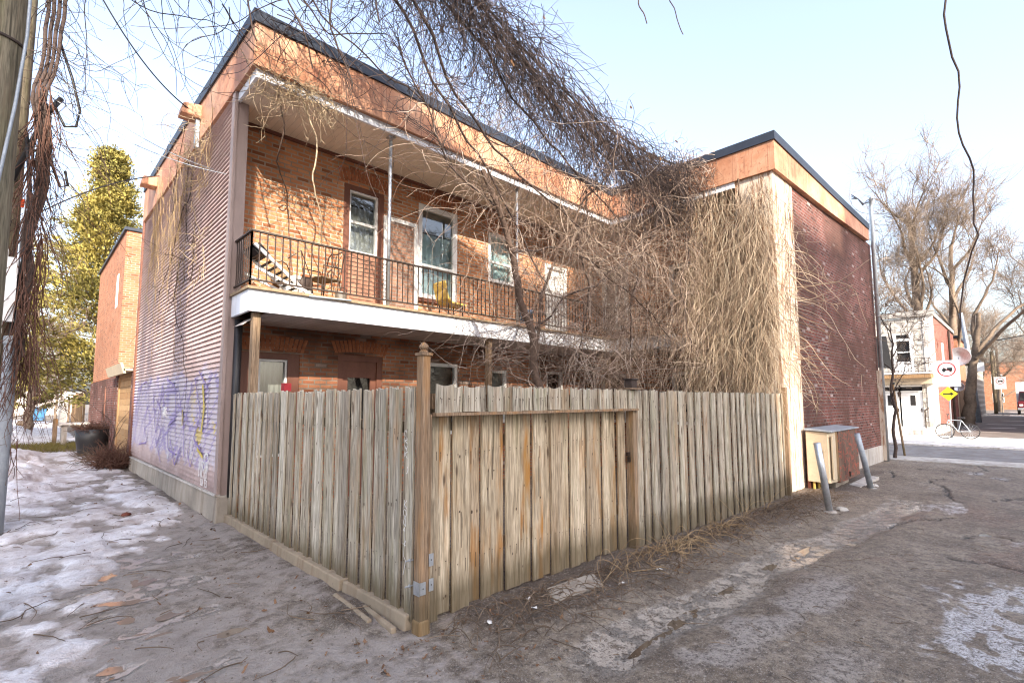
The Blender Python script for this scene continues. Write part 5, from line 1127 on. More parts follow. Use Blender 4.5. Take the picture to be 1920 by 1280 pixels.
for i, (y0, y1, x, h, mt, lab) in enumerate(((29, 33, 2.5, 2.0, 'white', 'pale painted yard wall right after the neighbour house'), (33.5, 38, 2.9, 1.9, 'post', 'grey board yard fence under the cedar tree'), (38.5, 47, 2.4, 2.2, 'raw', 'tan board yard fence further along the snowy alley'), (48, 60, 2.2, 1.8, 'conc_lt', 'low pale wall before the blue bin'))):
    t = thing('yard_fence', lab, 'fence', (x, y0, 0)); m = MB(); y = y0
    while y < y1: m.cr = random.random(); m.box(x, x + .05, y, y + .28, -.1, h + random.uniform(-.05, .05)); y += .3
    obj('board_panel', m, mt, t)
    m = MB(); yy = y0
    while yy <= y1: m.box(x + .06, x + .16, yy, yy + .1, -.1, h + .1); yy += 2.2
    obj('fence_post', m, 'post', t)
t = thing('yard_fence', 'low timber edging with short posts on the left of the snowy alley', 'fence', (-.3, 48, 0)); m = MB(); m.box(-.3, .05, 44, 52, 0, .35); m.box(.0, .2, 43.8, 44.0, 0, .7); m.box(.25, .4, 44.4, 44.6, 0, .65); obj('board_panel', m, 'post', t)

# ------------------------------------------------------------------ far right street furniture
def disc(mb, P, cu, cz, r0, r1, d, n=24):
    for i in range(n):
        a, b = 2 * math.pi * i / n, 2 * math.pi * (i + 1) / n; q = lambda t, r: P(cu + r * math.cos(t), cz + r * math.sin(t), d)
        mb.face([q(a, r0), q(b, r0), q(b, r1), q(a, r1)])
MAT['signred'] = simple('sign_red', (.42, .035, .03), .1); MAT['signyel'] = simple('sign_yellow', (.72, .58, .03), .1); MAT['signblk'] = simple('sign_black', (.02, .02, .02), .1); MAT['signwht'] = simple('sign_white', (.80, .79, .77), .05)
def sign(x, y, zc, wdt, hgt, base, label, arrow=True):
    t = thing('street_sign', label, 'street sign', (x, y, base)); P = lambda u, z, d: (x + d + (u - y) * .12, u, z)
    m = MB(); m.tube([(x + .06, y, base), (x + .05, y - .05, zc + hgt / 2)], .035, 8); obj('pole', m, 'galv', t, True)
    m = MB(); pbox(m, P, y - wdt / 2, y + wdt / 2, zc - hgt / 2, zc + hgt / 2, -.012, .012); p = obj('plate', m, 'signwht', t)
    cz = zc + hgt * .16; r = wdt * .36; m = MB(); disc(m, P, y, cz, r * .86, r, -.016); pbox(m, P, y - .001, y + .001, cz, cz + .001, -.017, -.016)
    a = R(38); n_ = np.array([math.sin(a), math.cos(a)]) * r * .07; e = np.array([math.cos(a), -math.sin(a)]) * r * .9
    # bar from upper left to lower right as seen (u grows to the left)
    m.face([P(y + e[0] + n_[0], cz - e[1] + n_[1], -.018), P(y - e[0] + n_[0], cz + e[1] + n_[1], -.018), P(y - e[0] - n_[0], cz + e[1] - n_[1], -.018), P(y + e[0] - n_[0], cz - e[1] - n_[1], -.018)]); obj('red_ring', m, 'signred', p)
    m = MB()
    for a_ in ((-.62, -.05, -.2, .22), (-.02, .5, -.22, .05), (.12, .4, .05, .2)): pbox(m, P, y + a_[0] * r, y + a_[1] * r, cz + a_[2] * r, cz + a_[3] * r, -.0165, -.0155)
    for u in (-.42, .28): disc(m, P, y + u * r, cz - .26 * r, 0, .13 * r, -.0165, 10)
    obj('lorry_symbol', m, 'signblk', p)
    if arrow:
        zz = zc - hgt / 2 - .34; s = .34; m = MB(); m.hexa([P(y - s, zz, -.01), P(y, zz - s, -.01), P(y + s, zz, -.01), P(y, zz + s, -.01)] + [P(y - s, zz, .01), P(y, zz - s, .01), P(y + s, zz, .01), P(y, zz + s, .01)]); q = obj('arrow_plate', m, 'signyel', t)
        m = MB(); pbox(m, P, y - .1, y + .2, zz - .03, zz + .03, -.014, -.012); m.face([P(y - .2, zz, -.014), P(y - .08, zz - .09, -.014), P(y - .08, zz + .09, -.014)]); obj('arrow', m, 'signblk', q)
sign(31.5, 2.62, 2.95, .95, 1.25, -.1, 'white no lorries sign over a yellow arrow plate, beside the bicycle')
sign(80, 2.1, 3.6, 1.0, 1.4, -.1, 'smaller far no lorries sign further down the back alley', False)
BK = thing('bicycle', 'bicycle leaning on the post of the no lorries sign', 'bicycle', (31.2, 2.45, -.1))
bx, by, bz = 31.15, 2.3, .25
def wheel(y, x):
    m = MB(); n = 20
    for i in range(n):
        a, b = 2 * math.pi * i / n, 2 * math.pi * (i + 1) / n; m.tube([(x, y + .33 * math.cos(a), bz + .33 * math.sin(a)), (x, y + .33 * math.cos(b), bz + .33 * math.sin(b))], .02, 5, False)
    o = obj('wheel', m, 'black', BK); m = MB()
    for i in range(8): a = math.pi * i / 8; m.tube([(x, y + .32 * math.cos(a), bz + .32 * math.sin(a)), (x, y - .32 * math.cos(a), bz - .32 * math.sin(a))], .004, 4, False)
    obj('spokes', m, 'galv', o)
wheel(by + .5, bx - .25); wheel(by - .35, bx + .15)
A_, B_, C_, D_, E_ = (bx - .25, by + .5, bz), (bx + .15, by - .35, bz), (bx - .03, by + .05, bz - .02), (bx + .03, by - .08, bz + .5), (bx - .18, by + .36, bz + .52)
m = MB(); [m.tube(p, .018, 6) for p in ([A_, E_], [E_, C_], [C_, D_], [D_, E_], [B_, C_], [B_, D_])]; obj('frame', m, 'grey', BK)
m = MB(); m.tube([E_, (bx - .2, by + .36, bz + .75)], .016, 6); m.tube([(bx - .45, by + .3, bz + .8), (bx - .2, by + .36, bz + .75), (bx + .05, by + .42, bz + .8)], .016, 6); obj('handlebar', m, 'black', BK)
m = MB(); m.box(bx - .06, bx + .12, by - .22, by + .04, bz + .58, bz + .65); obj('saddle', m, 'black', BK, bev=.02)
PO = thing('street_pole', 'leaning grey street pole by the back alley', 'pole', (54, 2.8, -.1)); m = MB(); m.tube([(54, 2.8, -.2), (53.6, 3.0, 4.5), (53.2, 3.3, 8.6)], [.2, .17, .13], 10); obj('pole', m, 'grey', PO, True)
boxo('small_plate', (53.3, 53.34, 2.2, 2.85, 3.9, 4.6), 'signwht', PO)
for i, (x, y, h) in enumerate(((88, 2.9, 8), (104, 3.1, 8.5))):
    t = thing('utility_pole', ('nearer' if i == 0 else 'farther') + ' of two thin wooden poles far down the back alley', 'utility pole', (x, y, 0)); m = MB(); m.cr = .5; m.lathe((x, y, -.2), [(.2, 0), (.15, h)], 10); obj('pole', m, 'polewood', t, True)
t = thing('garden_fence', 'brown board fence with a pale gate after the stone house', 'fence', (47, 3.4, -.1)); m = MB(); x = 47.6
while x < 53: m.cr = random.random(); m.box(x, x + .28, 3.45, 3.5, -.2, 2.5 + random.uniform(-.05, .05)); x += .3
obj('board_panel', m, 'post', t); m = MB(); m.box(45.6, 47.5, 3.42, 3.47, -.1, 2.2); obj('gate', m, 'tan', t); m = MB(); m.box(45.5, 45.66, 3.38, 3.5, -.1, 2.7); m.box(45.5, 47.6, 3.36, 3.5, 2.45, 2.7); obj('gate_frame', m, 'raw', t)
TR = thing('parked_truck', 'dark red truck parked at the right edge far down the back alley', 'truck', (86, -.4, -.1)); m = MB(); m.box(84.6, 88.5, -1.3, .9, .75, 1.5); m.hexa([(85.6, -1.25, 1.5), (88.5, -1.25, 1.5), (88.5, .85, 1.5), (85.6, .85, 1.5), (86.1, -1.1, 2.7), (88.5, -1.1, 2.7), (88.5, .7, 2.7), (86.1, .7, 2.7)]); MAT['truck'] = simple('dark_red_paint', (.12, .015, .02), .1, 3, .3, .5); obj('cab', m, 'truck', TR, bev=.08)
boxo('box_body', (88.6, 95, -1.4, 1.0, .9, 3.9), 'frame_w', TR)
m = MB(); m.face([(85.58, -1.1, 1.6), (85.58, .7, 1.6), (86.0, .6, 2.55), (86.0, -1.0, 2.55)]); obj('windscreen', m, 'dark', TR)
for x in (85.6, 92.5):
    for y in (-1.35, .75): m = MB(); m.lathe((x, y, .42), [(.0, 0), (.5, 0), (.5, .22), (0, .22)], 14, 1); obj('wheel', m, 'black', TR)
for y in (-1.0, .6): boxo('headlight', (84.57, 84.6, y - .15, y + .15, .95, 1.15), 'frame_w', TR)
boxo('bumper', (84.45, 84.6, -1.3, .9, .5, .75), 'galv', TR)
PN = thing('notice_board', 'dark square panel on a post beside the end of the red wall', 'board', (19.9, 3.25, -.12)); m = MB(); m.hexa([(19.7, 3.35, 2.75), (20.25, 3.02, 2.72), (20.28, 3.05, 2.72), (19.73, 3.38, 2.75), (19.7, 3.35, 3.75), (20.1, 3.1, 3.78), (20.13, 3.13, 3.78), (19.73, 3.38, 3.75)]); obj('panel', m, 'black', PN)
tubeo('post', [(20.05, 3.3, -.2), (20.05, 3.3, 2.9)], .04, 'iron', PN)
m = MB(); m.hexa([(19.6, 2.9, -.12), (19.9, 2.85, -.12), (19.9, 3.15, -.12), (19.6, 3.2, -.12), (19.65, 2.95, .18), (19.85, 2.9, .18), (19.85, 3.1, .18), (19.65, 3.15, .18)]); SK = thing('tree_stake', 'leaning brown stake beside the young street tree', 'stake', (20.6, 2.95, -.1)); m = MB(); m.cr = .5; m.tube([(20.75, 2.92, -.2), (19.9, 3.0, 2.35)], .035, 6); obj('stake', m, 'post', SK)
m = MB(); m.lathe((19.95, 2.995, 2.2), [(.06, 0), (.065, .03), (.06, .06)], 8); obj('tie', m, 'black', SK)

# ------------------------------------------------------------------ vines
def U(a, b, n): return rng.uniform(a, b, n)
def cab(t):          # the service cable that carries the big vine (t along X)
    q = (t + .3) / 10.98; return np.stack([t, 5.5 - .5 * q, 11.2 - 4.2 * q - 7. * q * (1 - q)], -1)
def cab0(t): q = (t + .3) / 10.98; return np.stack([t, 5.5 - .5 * q, 9.0 - 2.05 * q - 2.2 * q * (1 - q)], -1)
def under(P, up=.12):     # drop shoots that would stand up above the cable
    P = P[np.abs(P[:, :, 1] - 5.35).max(1) < 1.15]
    return P[((P[:, :, 2] - cab(np.clip(P[:, :, 0], -.3, 10.6))[:, :, 2]) * (P[:, :, 0] > 3.2)).max(1) < up]
def poly(pts, n=40):
    P = np.array(pts, float); d = np.r_[0, np.cumsum(np.linalg.norm(np.diff(P, axis=0), axis=1))]; t = np.linspace(0, d[-1], n)
    o = np.stack([np.interp(t, d, P[:, i]) for i in range(3)], -1); k = np.array([1, 2, 3, 2, 1.]) / 9
    for i in range(3): pad = np.pad(o[:, i], 2, 'edge'); o[:, i] = np.convolve(pad, k, 'valid')
    return o + np.stack([fbm(t, t * 0 + i * 9.1, 1.6, 3) - .5 for i in range(3)], -1) * .22
V1 = thing('climbing_vine', 'huge bare vine with leaning trunk, draped along the overhead cable across the courtyard', 'vine', (6.5, 5.6, 0))
TRK = poly([(6.9, 5.65, -.1), (6.35, 5.6, 1.2), (6.02, 5.6, 2.1), (5.90, 5.6, 2.75), (5.58, 5.6, 3.5), (5.36, 5.55, 4.1), (5.05, 5.55, 4.6), (4.75, 5.5, 5.2)], 50)
strands('trunk', [(TRK[None], .092, .038)], 'vine', V1, 8)
TRK2 = poly([(6.55, 5.9, -.1), (6.3, 5.8, 1.5), (6.12, 5.75, 2.6), (6.25, 5.7, 3.4), (6.7, 5.6, 4.6), (7.3, 5.4, 5.6), (8.2, 5.2, 6.4), (9.3, 5.1, 6.8)])
strands('trunk', [(TRK2[None], .038, .012)], 'vine', V1, 6)
stems = [
    [(2.2, 5.5, 8.2), (2.9, 5.55, 7.55), (3.5, 5.6, 6.8), (4.0, 5.6, 6.2), (4.3, 5.6, 5.75), (4.9, 5.55, 5.2), (5.4, 5.5, 4.4), (6.2, 5.5, 3.6)],
    [(2.6, 5.4, 8.25), (3.4, 5.4, 7.2), (3.9, 5.5, 6.55), (4.5, 5.5, 5.9), (5.4, 5.5, 5.3), (6.5, 5.5, 5.0), (7.6, 5.3, 4.5), (8.6, 5.2, 4.0)],
    [(3.2, 5.45, 8.0), (4.1, 5.5, 7.5), (4.7, 5.45, 7.1), (5.4, 5.4, 6.5), (6.2, 5.4, 6.0), (7.4, 5.3, 5.4), (8.4, 5.3, 5.0), (9.6, 5.2, 4.4)],
    [(4.0, 5.3, 7.9), (5.2, 5.3, 7.2), (6.2, 5.2, 6.6), (7.2, 5.2, 6.2), (8.4, 5.1, 5.9), (9.8, 5.0, 5.6), (10.5, 5.0, 5.0)],
    [(5.15, 5.55, 4.7), (4.4, 5.5, 4.9), (3.7, 5.4, 5.5), (3.2, 5.4, 6.4)],
    [(5.4, 5.5, 4.0), (6.4, 5.4, 4.4), (7.6, 5.3, 4.1), (8.8, 5.2, 3.5), (9.6, 5.1, 2.9)],
    [(5.9, 5.6, 2.75), (6.6, 5.5, 3.5), (7.5, 5.4, 3.9), (8.3, 5.2, 4.6), (9.2, 5.1, 5.2)],
    [(1.2, 5.5, 8.6), (2.2, 5.5, 7.7), (2.9, 5.5, 7.2), (3.0, 5.55, 6.6)], [(.6, 5.4, 8.2), (1.6, 5.6, 7.0), (2.4, 5.7, 6.4), (3.2, 5.8, 6.1), (4.2, 5.8, 5.9)],
    [(9.8, 5.1, 6.8), (9.3, 5.1, 5.6), (8.7, 5.2, 4.6), (8.4, 5.3, 3.6), (8.5, 5.4, 2.4)], [(10.4, 5, 6.6), (10.1, 4.9, 5.2), (9.7, 4.9, 4.0), (9.9, 4.8, 2.6)], [(7.3, 5.4, 5.6), (7.0, 5.4, 4.6), (7.3, 5.5, 3.4), (6.9, 5.5, 2.4)]]
SP = [poly(s, 30)[None] for s in stems]
for i, s in enumerate(SP): strands('stem', [(s, (.026, .026, .022, .018, .014, .018, .018, .02, .012, .024, .022, .018)[i], .011)], 'vine_dark', V1, 6)
ALL = np.concatenate(SP[:7] + SP[9:]); T1 = TRK[None]
g = []
# long shoots running along the cable
n = 560; t = U(1.0, 9.4, n); st = cab(t) + rng.normal(size=(n, 3)) * [.2, .2, .14] - [0, 0, .08]; g.append((grow(st, np.tile([.86, -.02, -.50], (n, 1)) + rng.normal(size=(n, 3)) * .16, U(1., 3.4, n), 22, .12, .26), .0075, .003))
main = g[-1][0]
# curtains hanging from the cable and the stems
n = 1150; t = 3.0 + 7.6 * rng.random(n) ** 1.05; st = cab(t) + rng.normal(size=(n, 3)) * [.15, .25, .16] - [0, 0, .12]
ln = np.where(t < 4.6, U(.5, 2.0, n), np.where(t < 7.2, U(.6, 3.0, n), U(.5, 1.9, n))); g.append((grow(st, np.tile([.50, 0, -.8], (n, 1)) + rng.normal(size=(n, 3)) * .26, ln, 24, .16, .36), .0056, .002)); cur = g[-1][0]
n = 420; t = U(2.3, 5.4, n); st = cab(t) + rng.normal(size=(n, 3)) * [.15, .3, .2] - [0, 0, .2]; st[:, 2] = np.minimum(st[:, 2], 8.3 - .2 * (t - 2.3)); g.append((grow(st, np.tile([.55, 0, -.75], (n, 1)) + rng.normal(size=(n, 3)) * .28, U(.5, 2.2, n), 20, .14, .36), .0055, .002)); g.append((offshoots(g[-1][0], 600, (.15, 1), (.12, .6), 7, .1, .5, .8), .0036, .0016))
g.append((offshoots(ALL, 950, (.05, 1), (.4, 2.1), 14, .2, .42, .8), .0055, .002)); so_ = under(g[-1][0])
g.append((offshoots(cur, 1500, (.15, 1), (.15, .75), 8, .1, .5, .8), .0038, .0016)); g.append((offshoots(so_, 700, (.15, 1), (.15, .6), 7, .1, .5, .9), .0038, .0016)); g.append((offshoots(main, 800, (.1, 1), (.2, .9), 8, .15, .45, .7), .0042, .0018))
g = [(under(a_), b_, c_) for a_, b_, c_ in g]; lw = lambda a_: a_[:, :, 2].mean(1) < 5.2 + .12 * np.sin(a_[:, 0, 0] * 40) * 4; late = [(a_[lw(a_)], b_, c_) for a_, b_, c_ in g]; g = [(a_[~lw(a_)], b_, c_) for a_, b_, c_ in g]; o = strands('shoots', g, 'shoots_backlit', V1); tag(o, kind='stuff')  # higher shoots get the dark colour, painting a silhouette against the sky
g = late       # paler tangle in the courtyard, in front of balcony and ground floor
n = 360; st = np.stack([5.2 + 5.4 * rng.random(n) ** .8, U(4.9, 6.9, n), U(1.9, 5.4, n)], -1); g.append((grow(st, rng.normal(size=(n, 3)) * [.7, .35, 1.], U(.5, 2.1, n), 14, .14, .42), .0050, .002)); cc = g[-1][0]
n = 400; st = np.stack([U(5.0, 10.4, n), U(4.6, 7.0, n), U(2.2, 3.1, n)], -1); g.append((grow(st, rng.normal(size=(n, 3)) * [1, .3, .35] + [0, 0, .1], U(.5, 1.7, n), 14, .30, .35), .0045, .002)); dd = g[-1][0]
n = 330; st = np.stack([U(5.2, 9.6, n), U(5.0, 6.8, n), U(4.0, 6.3, n)], -1); g.append((grow(st, np.tile([.15, 0, -.9], (n, 1)) + rng.normal(size=(n, 3)) * .35, U(.8, 2.8, n), 20, .15, .34), .0046, .0018)); g.append((offshoots(g[-1][0], 420, (.1, 1), (.12, .5), 7, .1, .5, .9), .0034, .0015))
g.append((offshoots(cc, 420, (.1, 1), (.12, .55), 7, .1, .5, 1.), .0036, .0016)); g.append((offshoots(dd, 420, (.1, 1), (.12, .5), 7, .12, .5, 1.), .0034, .0015)); g.append((offshoots(T1, 90, (.3, .95), (.4, 1.5), 12, .06, .5, 1.), .006, .002))
o = strands('tangle', g, 'shoots_mid', V1); tag(o, kind='stuff')
n = 230; P = np.concatenate([cur[rng.integers(0, len(cur), 130), rng.integers(4, 22, 130)], so_[rng.integers(0, len(so_), 100), 8]]); u_ = unit(rng.normal(size=(n, 3)) * [.5, .5, 1]) * U(.02, .05, n)[:, None]; w_ = unit(rng.normal(size=(n, 3))) * U(.006, .016, n)[:, None]
tag(quads('withered_leaves', P, u_, w_, 'deadleaf', V1), kind='stuff')

# curtain of old vine over the wing front
V2 = thing('vine_curtain', 'dense dry vine curtain hanging over the wing from roof edge to fence', 'vine', (10.6, 4.5, 0))
def curtain(n, y0, y1, z0, z1, x0, x1, la, lb, mat, name, r, kids):
    st = np.stack([U(x0, x1, n), U(y0, y1, n), U(z0, z1, n)], -1); d = np.tile([-.06, -.04, -1.], (n, 1)) + rng.normal(size=(n, 3)) * [.10, .16, .12]
    P = grow(st, d, U(la, lb, n), 26, .30, .17); ks = offshoots(P, kids, (.05, 1), (.12, .5), 7, .3, .35, .45)
    tag(strands(name, [(P, r, r * .35), (ks, r * .65, r * .3)], mat, V2), kind='stuff'); return P
curtain(1500, 3.36, 5.1, 3.2, 6.3, 10.46, 10.66, .8, 2.6, 'shoots_tan', 'shoots', .0042, 1800)
curtain(800, 3.36, 5.2, 2.2, 4.6, 10.40, 10.64, .7, 2.0, 'shoots_tan', 'shoots', .0050, 700)
curtain(380, 4.7, 7.8, 3.4, 6.7, 10.30, 10.62, .9, 3.0, 'shoots_mid', 'old_shoots', .0056, 520)
curtain(200, 4.2, 7.8, 2.0, 4.2, 10.25, 10.6, .6, 1.9, 'shoots_mid', 'old_shoots', .0054, 420)
n = 440; st = np.stack([U(9.9, 10.7, n), U(4.3, 6.4, n), U(6.3, 7.1, n)], -1); P = grow(st, np.tile([-.3, -.1, .0], (n, 1)) + rng.normal(size=(n, 3)) * .45, U(.5, 1.6, n), 14, .55, .35); P = under(P, .3); tag(strands('crest', [(P, .006, .0022), (offshoots(P, 260, (.1, 1), (.1, .45), 6, .2, .5, 1.), .004, .002)], 'shoots_mid', V2), kind='stuff')
for i in range(5):
    y = 3.9 + .75 * i; s = poly([(10.55, y, 6.4), (10.5, y + .1, 5.2), (10.45, y - .15, 4.0), (10.5, y + .1, 2.8), (10.4, y, 1.6)], 30); strands('old_stem', [(s[None], .02, .012)], 'vine', V2, 6)
# stems creeping on the plank screen and spraying out over the alley
n = 60; st = np.stack([U(10.75, 11.75, n), np.full(n, 3.30), U(3.0, 6.4, n)], -1); P = grow(st, np.tile([.0, -.01, -.9], (n, 1)) + rng.normal(size=(n, 3)) * [.5, .01, .3], U(.5, 1.8, n), 16, .12, .35); P[:, :, 1] = 3.31 + .01 * np.sin(P[:, :, 2] * 9); k_ = offshoots(P, 120, (.1, 1), (.1, .5), 6, .05, .5, .8); k_[:, :, 1] = np.minimum(k_[:, :, 1], 3.315); strands('creeping_shoots', [(P, .005, .002), (k_, .0035, .0016)], 'vine', V2)
V3 = thing('vine_spray', 'spray of pale sunlit vine shoots arching out from the corner over the cabinet', 'vine', (11.2, 3.2, 3)); n = 26
st = np.stack([U(10.9, 11.6, n), U(3.2, 3.32, n), U(2.3, 4.9, n)], -1); P = grow(st, np.stack([U(.5, 1.0, n), U(-.75, -.25, n), U(-.4, .3, n)], -1), U(.7, 2.2, n), 18, .28, .28); strands('shoots', [(P, .0085, .003), (offshoots(P, 70, (.3, 1), (.1, .45), 6, .15, .5, .9), .005, .002)], 'shoots_tan', V3)
# clump under the soffit corner
V4 = thing('vine_clump', 'pale dead vine clump hanging from the upper left corner of the white soffit', 'vine', (2.6, 7.3, 6.2)); n = 95
st = np.stack([U(2.15, 3.2, n), U(7.15, 7.28, n), U(6.2, 6.42, n)], -1); P = grow(st, rng.normal(size=(n, 3)) * [.5, .35, .3] + [-.1, -.15, -.4], U(.25, .95, n) * (1.15 - .5 * np.abs(st[:, 0] - 2.6)), 16, .3, .55); strands('shoots', [(P, .006, .0025), (offshoots(P, 190, (.2, 1), (.08, .35), 6, .25, .6, 1.), .0042, .002)], 'vine_pale', V4)
s = poly([(2.75, 7.2, 6.25), (2.82, 7.22, 5.8), (2.98, 7.3, 5.5), (3.0, 7.35, 5.1), (3.12, 7.6, 4.7), (3.3, 7.9, 4.3), (3.7, 8.4, 3.6)], 30); strands('stem', [(s[None], .016, .005)], 'vine_pale', V4, 6)
s = poly([(2.4, 7.25, 6.3), (2.5, 7.5, 5.6), (2.9, 8.5, 5.2), (3.05, 8.58, 4.7), (3.05, 8.55, 4.1), (3.2, 8.5, 3.4)], 30); strands('stem', [(s[None], .013, .006)], 'vine', V4, 6)
# thin vines on the siding
V5 = thing('wall_vine', 'thin bare vine stems clinging to the upper brown siding', 'vine', (2.0, 11.5, 3)); n = 85
st = np.stack([np.full(n, 2.0), U(9.2, 14.8, n), U(5.4, 6.9, n)], -1); P = grow(st, np.tile([0, -.1, -.9], (n, 1)) + rng.normal(size=(n, 3)) * [0, .35, .2], U(.5, 3.2, n) * (st[:, 1] > 11) + U(.3, .9, n), 24, .16, .34); P[:, :, 0] = 2.005 - .03 * np.abs(np.sin(P[:, :, 2] * 5 + P[:, :, 1])); k_ = offshoots(P, 260, (.05, 1), (.12, .6), 7, .1, .5, .9); k_[:, :, 0] = np.minimum(k_[:, :, 0], 2.012)
strands('shoots', [(P, .0062, .002), (k_, .004, .0018)], 'vine_tan', V5)
st = np.array([(1.99, 11.0, 6.3), (1.99, 10.6, 6.0), (1.99, 12.0, 6.2), (1.99, 10.2, 4.6), (1.99, 11.4, 4.2)]); P = grow(st, [(0, -.05, -1), (0, .1, -1), (0, -.1, -1), (0, .3, -1), (0, .1, -1)], np.array([5.2, 4.4, 4.2, 3.2, 3.]), 40, .08, .4); P[:, :, 0] = 1.995; k_ = offshoots(P, 60, (.1, 1), (.3, 1.2), 10, .1, .5, .9); k_[:, :, 0] = np.minimum(k_[:, :, 0], 2.01); strands('stems', [(P, .011, .004), (k_, .005, .002)], 'vine_dark', V5, 4)
n = 26; st = np.stack([np.full(n, 1.98), U(9.3, 10.1, n), U(3.8, 4.6, n)], -1); P = grow(st, rng.normal(size=(n, 3)) * [.1, 1, 1], U(.3, .8, n), 10, .1, .6); P[:, :, 0] = np.minimum(P[:, :, 0], 2.0); strands('tuft', [(P, .006, .0025)], 'vine_pale', V5)
n = 40; st = np.stack([U(1.6, 2.05, n), U(9.0, 11.6, n), U(6.1, 6.5, n)], -1); P = grow(st, rng.normal(size=(n, 3)) * [.5, 1, .4], U(.4, 1.3, n), 12, .1, .5); strands('tuft', [(P, .006, .0025), (offshoots(P, 80, (.1, 1), (.1, .4), 6, .1, .5, 1.), .004, .002)], 'vine_pale', V5)
# reddish vine hanging from the second pole
V6 = thing('pole_vine', 'reddish brown mass of hanging vine stems round the second pole', 'vine', (-.05, 9.2, .9))
n = 190; z1 = U(2.0, 6.2, n) ; wd = np.interp(z1, [1, 3, 5, 6.6], [.05, .08, .10, .06]); a = U(0, 6.28, n); st = np.stack([-.06 + wd * np.cos(a), 9.25 + wd * np.sin(a), z1], -1)
P = grow(st, np.tile([.0, 0, -1.], (n, 1)) + rng.normal(size=(n, 3)) * .09, np.minimum(U(.8, 2.4, n), z1 - 1.1), 22, .5, .2); strands('shoots', [(P, .0075, .002), (offshoots(P, 420, (.05, 1), (.05, .18), 5, .3, .5, .7), .0036, .0015)], 'vine_red', V6)
n = 120; st = np.stack([U(-.15, .1, n), U(9.2, 9.5, n), U(4.2, 9.5, n)], -1); P = grow(st, np.tile([.28, -.1, -.8], (n, 1)) + rng.normal(size=(n, 3)) * .35, U(.5, 2.0, n), 18, .25, .45); strands('loose_shoots', [(P, .006, .0025), (offshoots(P, 260, (.1, 1), (.12, .5), 7, .2, .5, 1.), .0036, .0016)], 'vine_dark', V6)
for i in range(4): s = poly([(-.16 + .05 * i, 9.35, 9.6), (-.14 + .06 * i, 9.35, 7.6), (-.12 + .04 * i, 9.3, 5.8), (-.1 + .03 * i, 9.3, 4.0), (-.06, 9.25, 2.2)], 30); strands('stem', [(s[None], .03, .015)], 'vine_dark', V6, 6)
n = 5; st = np.stack([U(-.1, -.02, n), U(9.2, 9.3, n), U(1.0, 1.3, n)], -1); P = grow(st, np.tile([0, 0, -1.], (n, 1)), U(.4, 1.1, n), 12, .6, .12); strands('root_shoots', [(P, .005, .003)], 'vine_red', V6)
# shoots hanging free from the cable and wires at the upper left
V7 = thing('hanging_vine', 'loose dark vine shoots hanging against the sky at the upper left', 'vine', (1.2, 5.5, 8)); g = []
n = 105; t = U(-.2, 3.2, n); st = cab0(t) + rng.normal(size=(n, 3)) * [.2, .5, .25]; g.append((grow(st, np.tile([.12, 0, -.9], (n, 1)) + rng.normal(size=(n, 3)) * [.4, .3, .25], U(.9, 3.6, n) * np.clip(1.2 - .25 * t, .4, 1.1), 26, .12, .28), .0062, .0025))
n = 44; st = np.stack([U(-.1, .6, n), U(6, 9.2, n), U(7, 9.6, n)], -1); g.append((grow(st, np.tile([.75, -.15, -.45], (n, 1)) + rng.normal(size=(n, 3)) * .3, U(1.2, 3.4, n), 24, .05, .3), .0085, .003))
n = 55; st = np.stack([U(.6, 3.2, n), U(5.6, 7.2, n), U(6.2, 7.8, n)], -1); g.append((grow(st, rng.normal(size=(n, 3)) * [.9, .3, .5], U(.8, 2.6, n), 20, .04, .3), .0075, .003))
k1 = [offshoots(a_[0], 120, (.1, 1), (.15, .9), 9, .1, .4, .8) for a_ in g]; g += [(k, .0045, .002) for k in k1]
strands('shoots', g, 'shoots_backlit', V7)
for s, r in (([(.9, 6.0, 8.6), (1.35, 6.1, 7.2), (1.75, 6.2, 6.0)], .014), ([(1.7, 5.8, 7.9), (1.95, 5.8, 6.5), (2.3, 5.9, 5.8)], .013), ([(2.3, 5.7, 7.6), (2.55, 5.8, 6.4), (2.75, 5.8, 5.65)], .015), ([(1.9, 6.2, 7.2), (2.6, 6.2, 6.6), (3.4, 6.1, 7.0)], .011)): strands('stem', [(poly(s, 16)[None], r, r * .7)], 'vine_dark', V7, 5)
def shoot(label, pts, r): return tag(strands('hanging_shoot', [(poly(pts, 30)[None] * 1., r, r * .6)], 'vine_dark', None, 5), label, 'vine shoot')
shoot('long thin dark shoot hanging in the open sky at the right', [(7.62, .36, 7.4), (7.68, .35, 6.5), (7.74, .36, 5.9), (7.84, .34, 5.27), (8.01, .26, 4.6), (8.06, .32, 3.67), (8.03, .44, 2.9), (7.98, .6, 2.4)], .013)
shoot('short dark shoot hanging from the top of the sky, left of the long one', [(5.0, 2.9, 7.6), (5.03, 2.9, 6.6), (5.1, 2.86, 6.2)], .011)
shoot('pair of short shoots hanging from the top of the sky, nearest the middle', [(5.2, 2.62, 7.6), (5.22, 2.6, 6.6), (5.3, 2.55, 6.0)], .009)

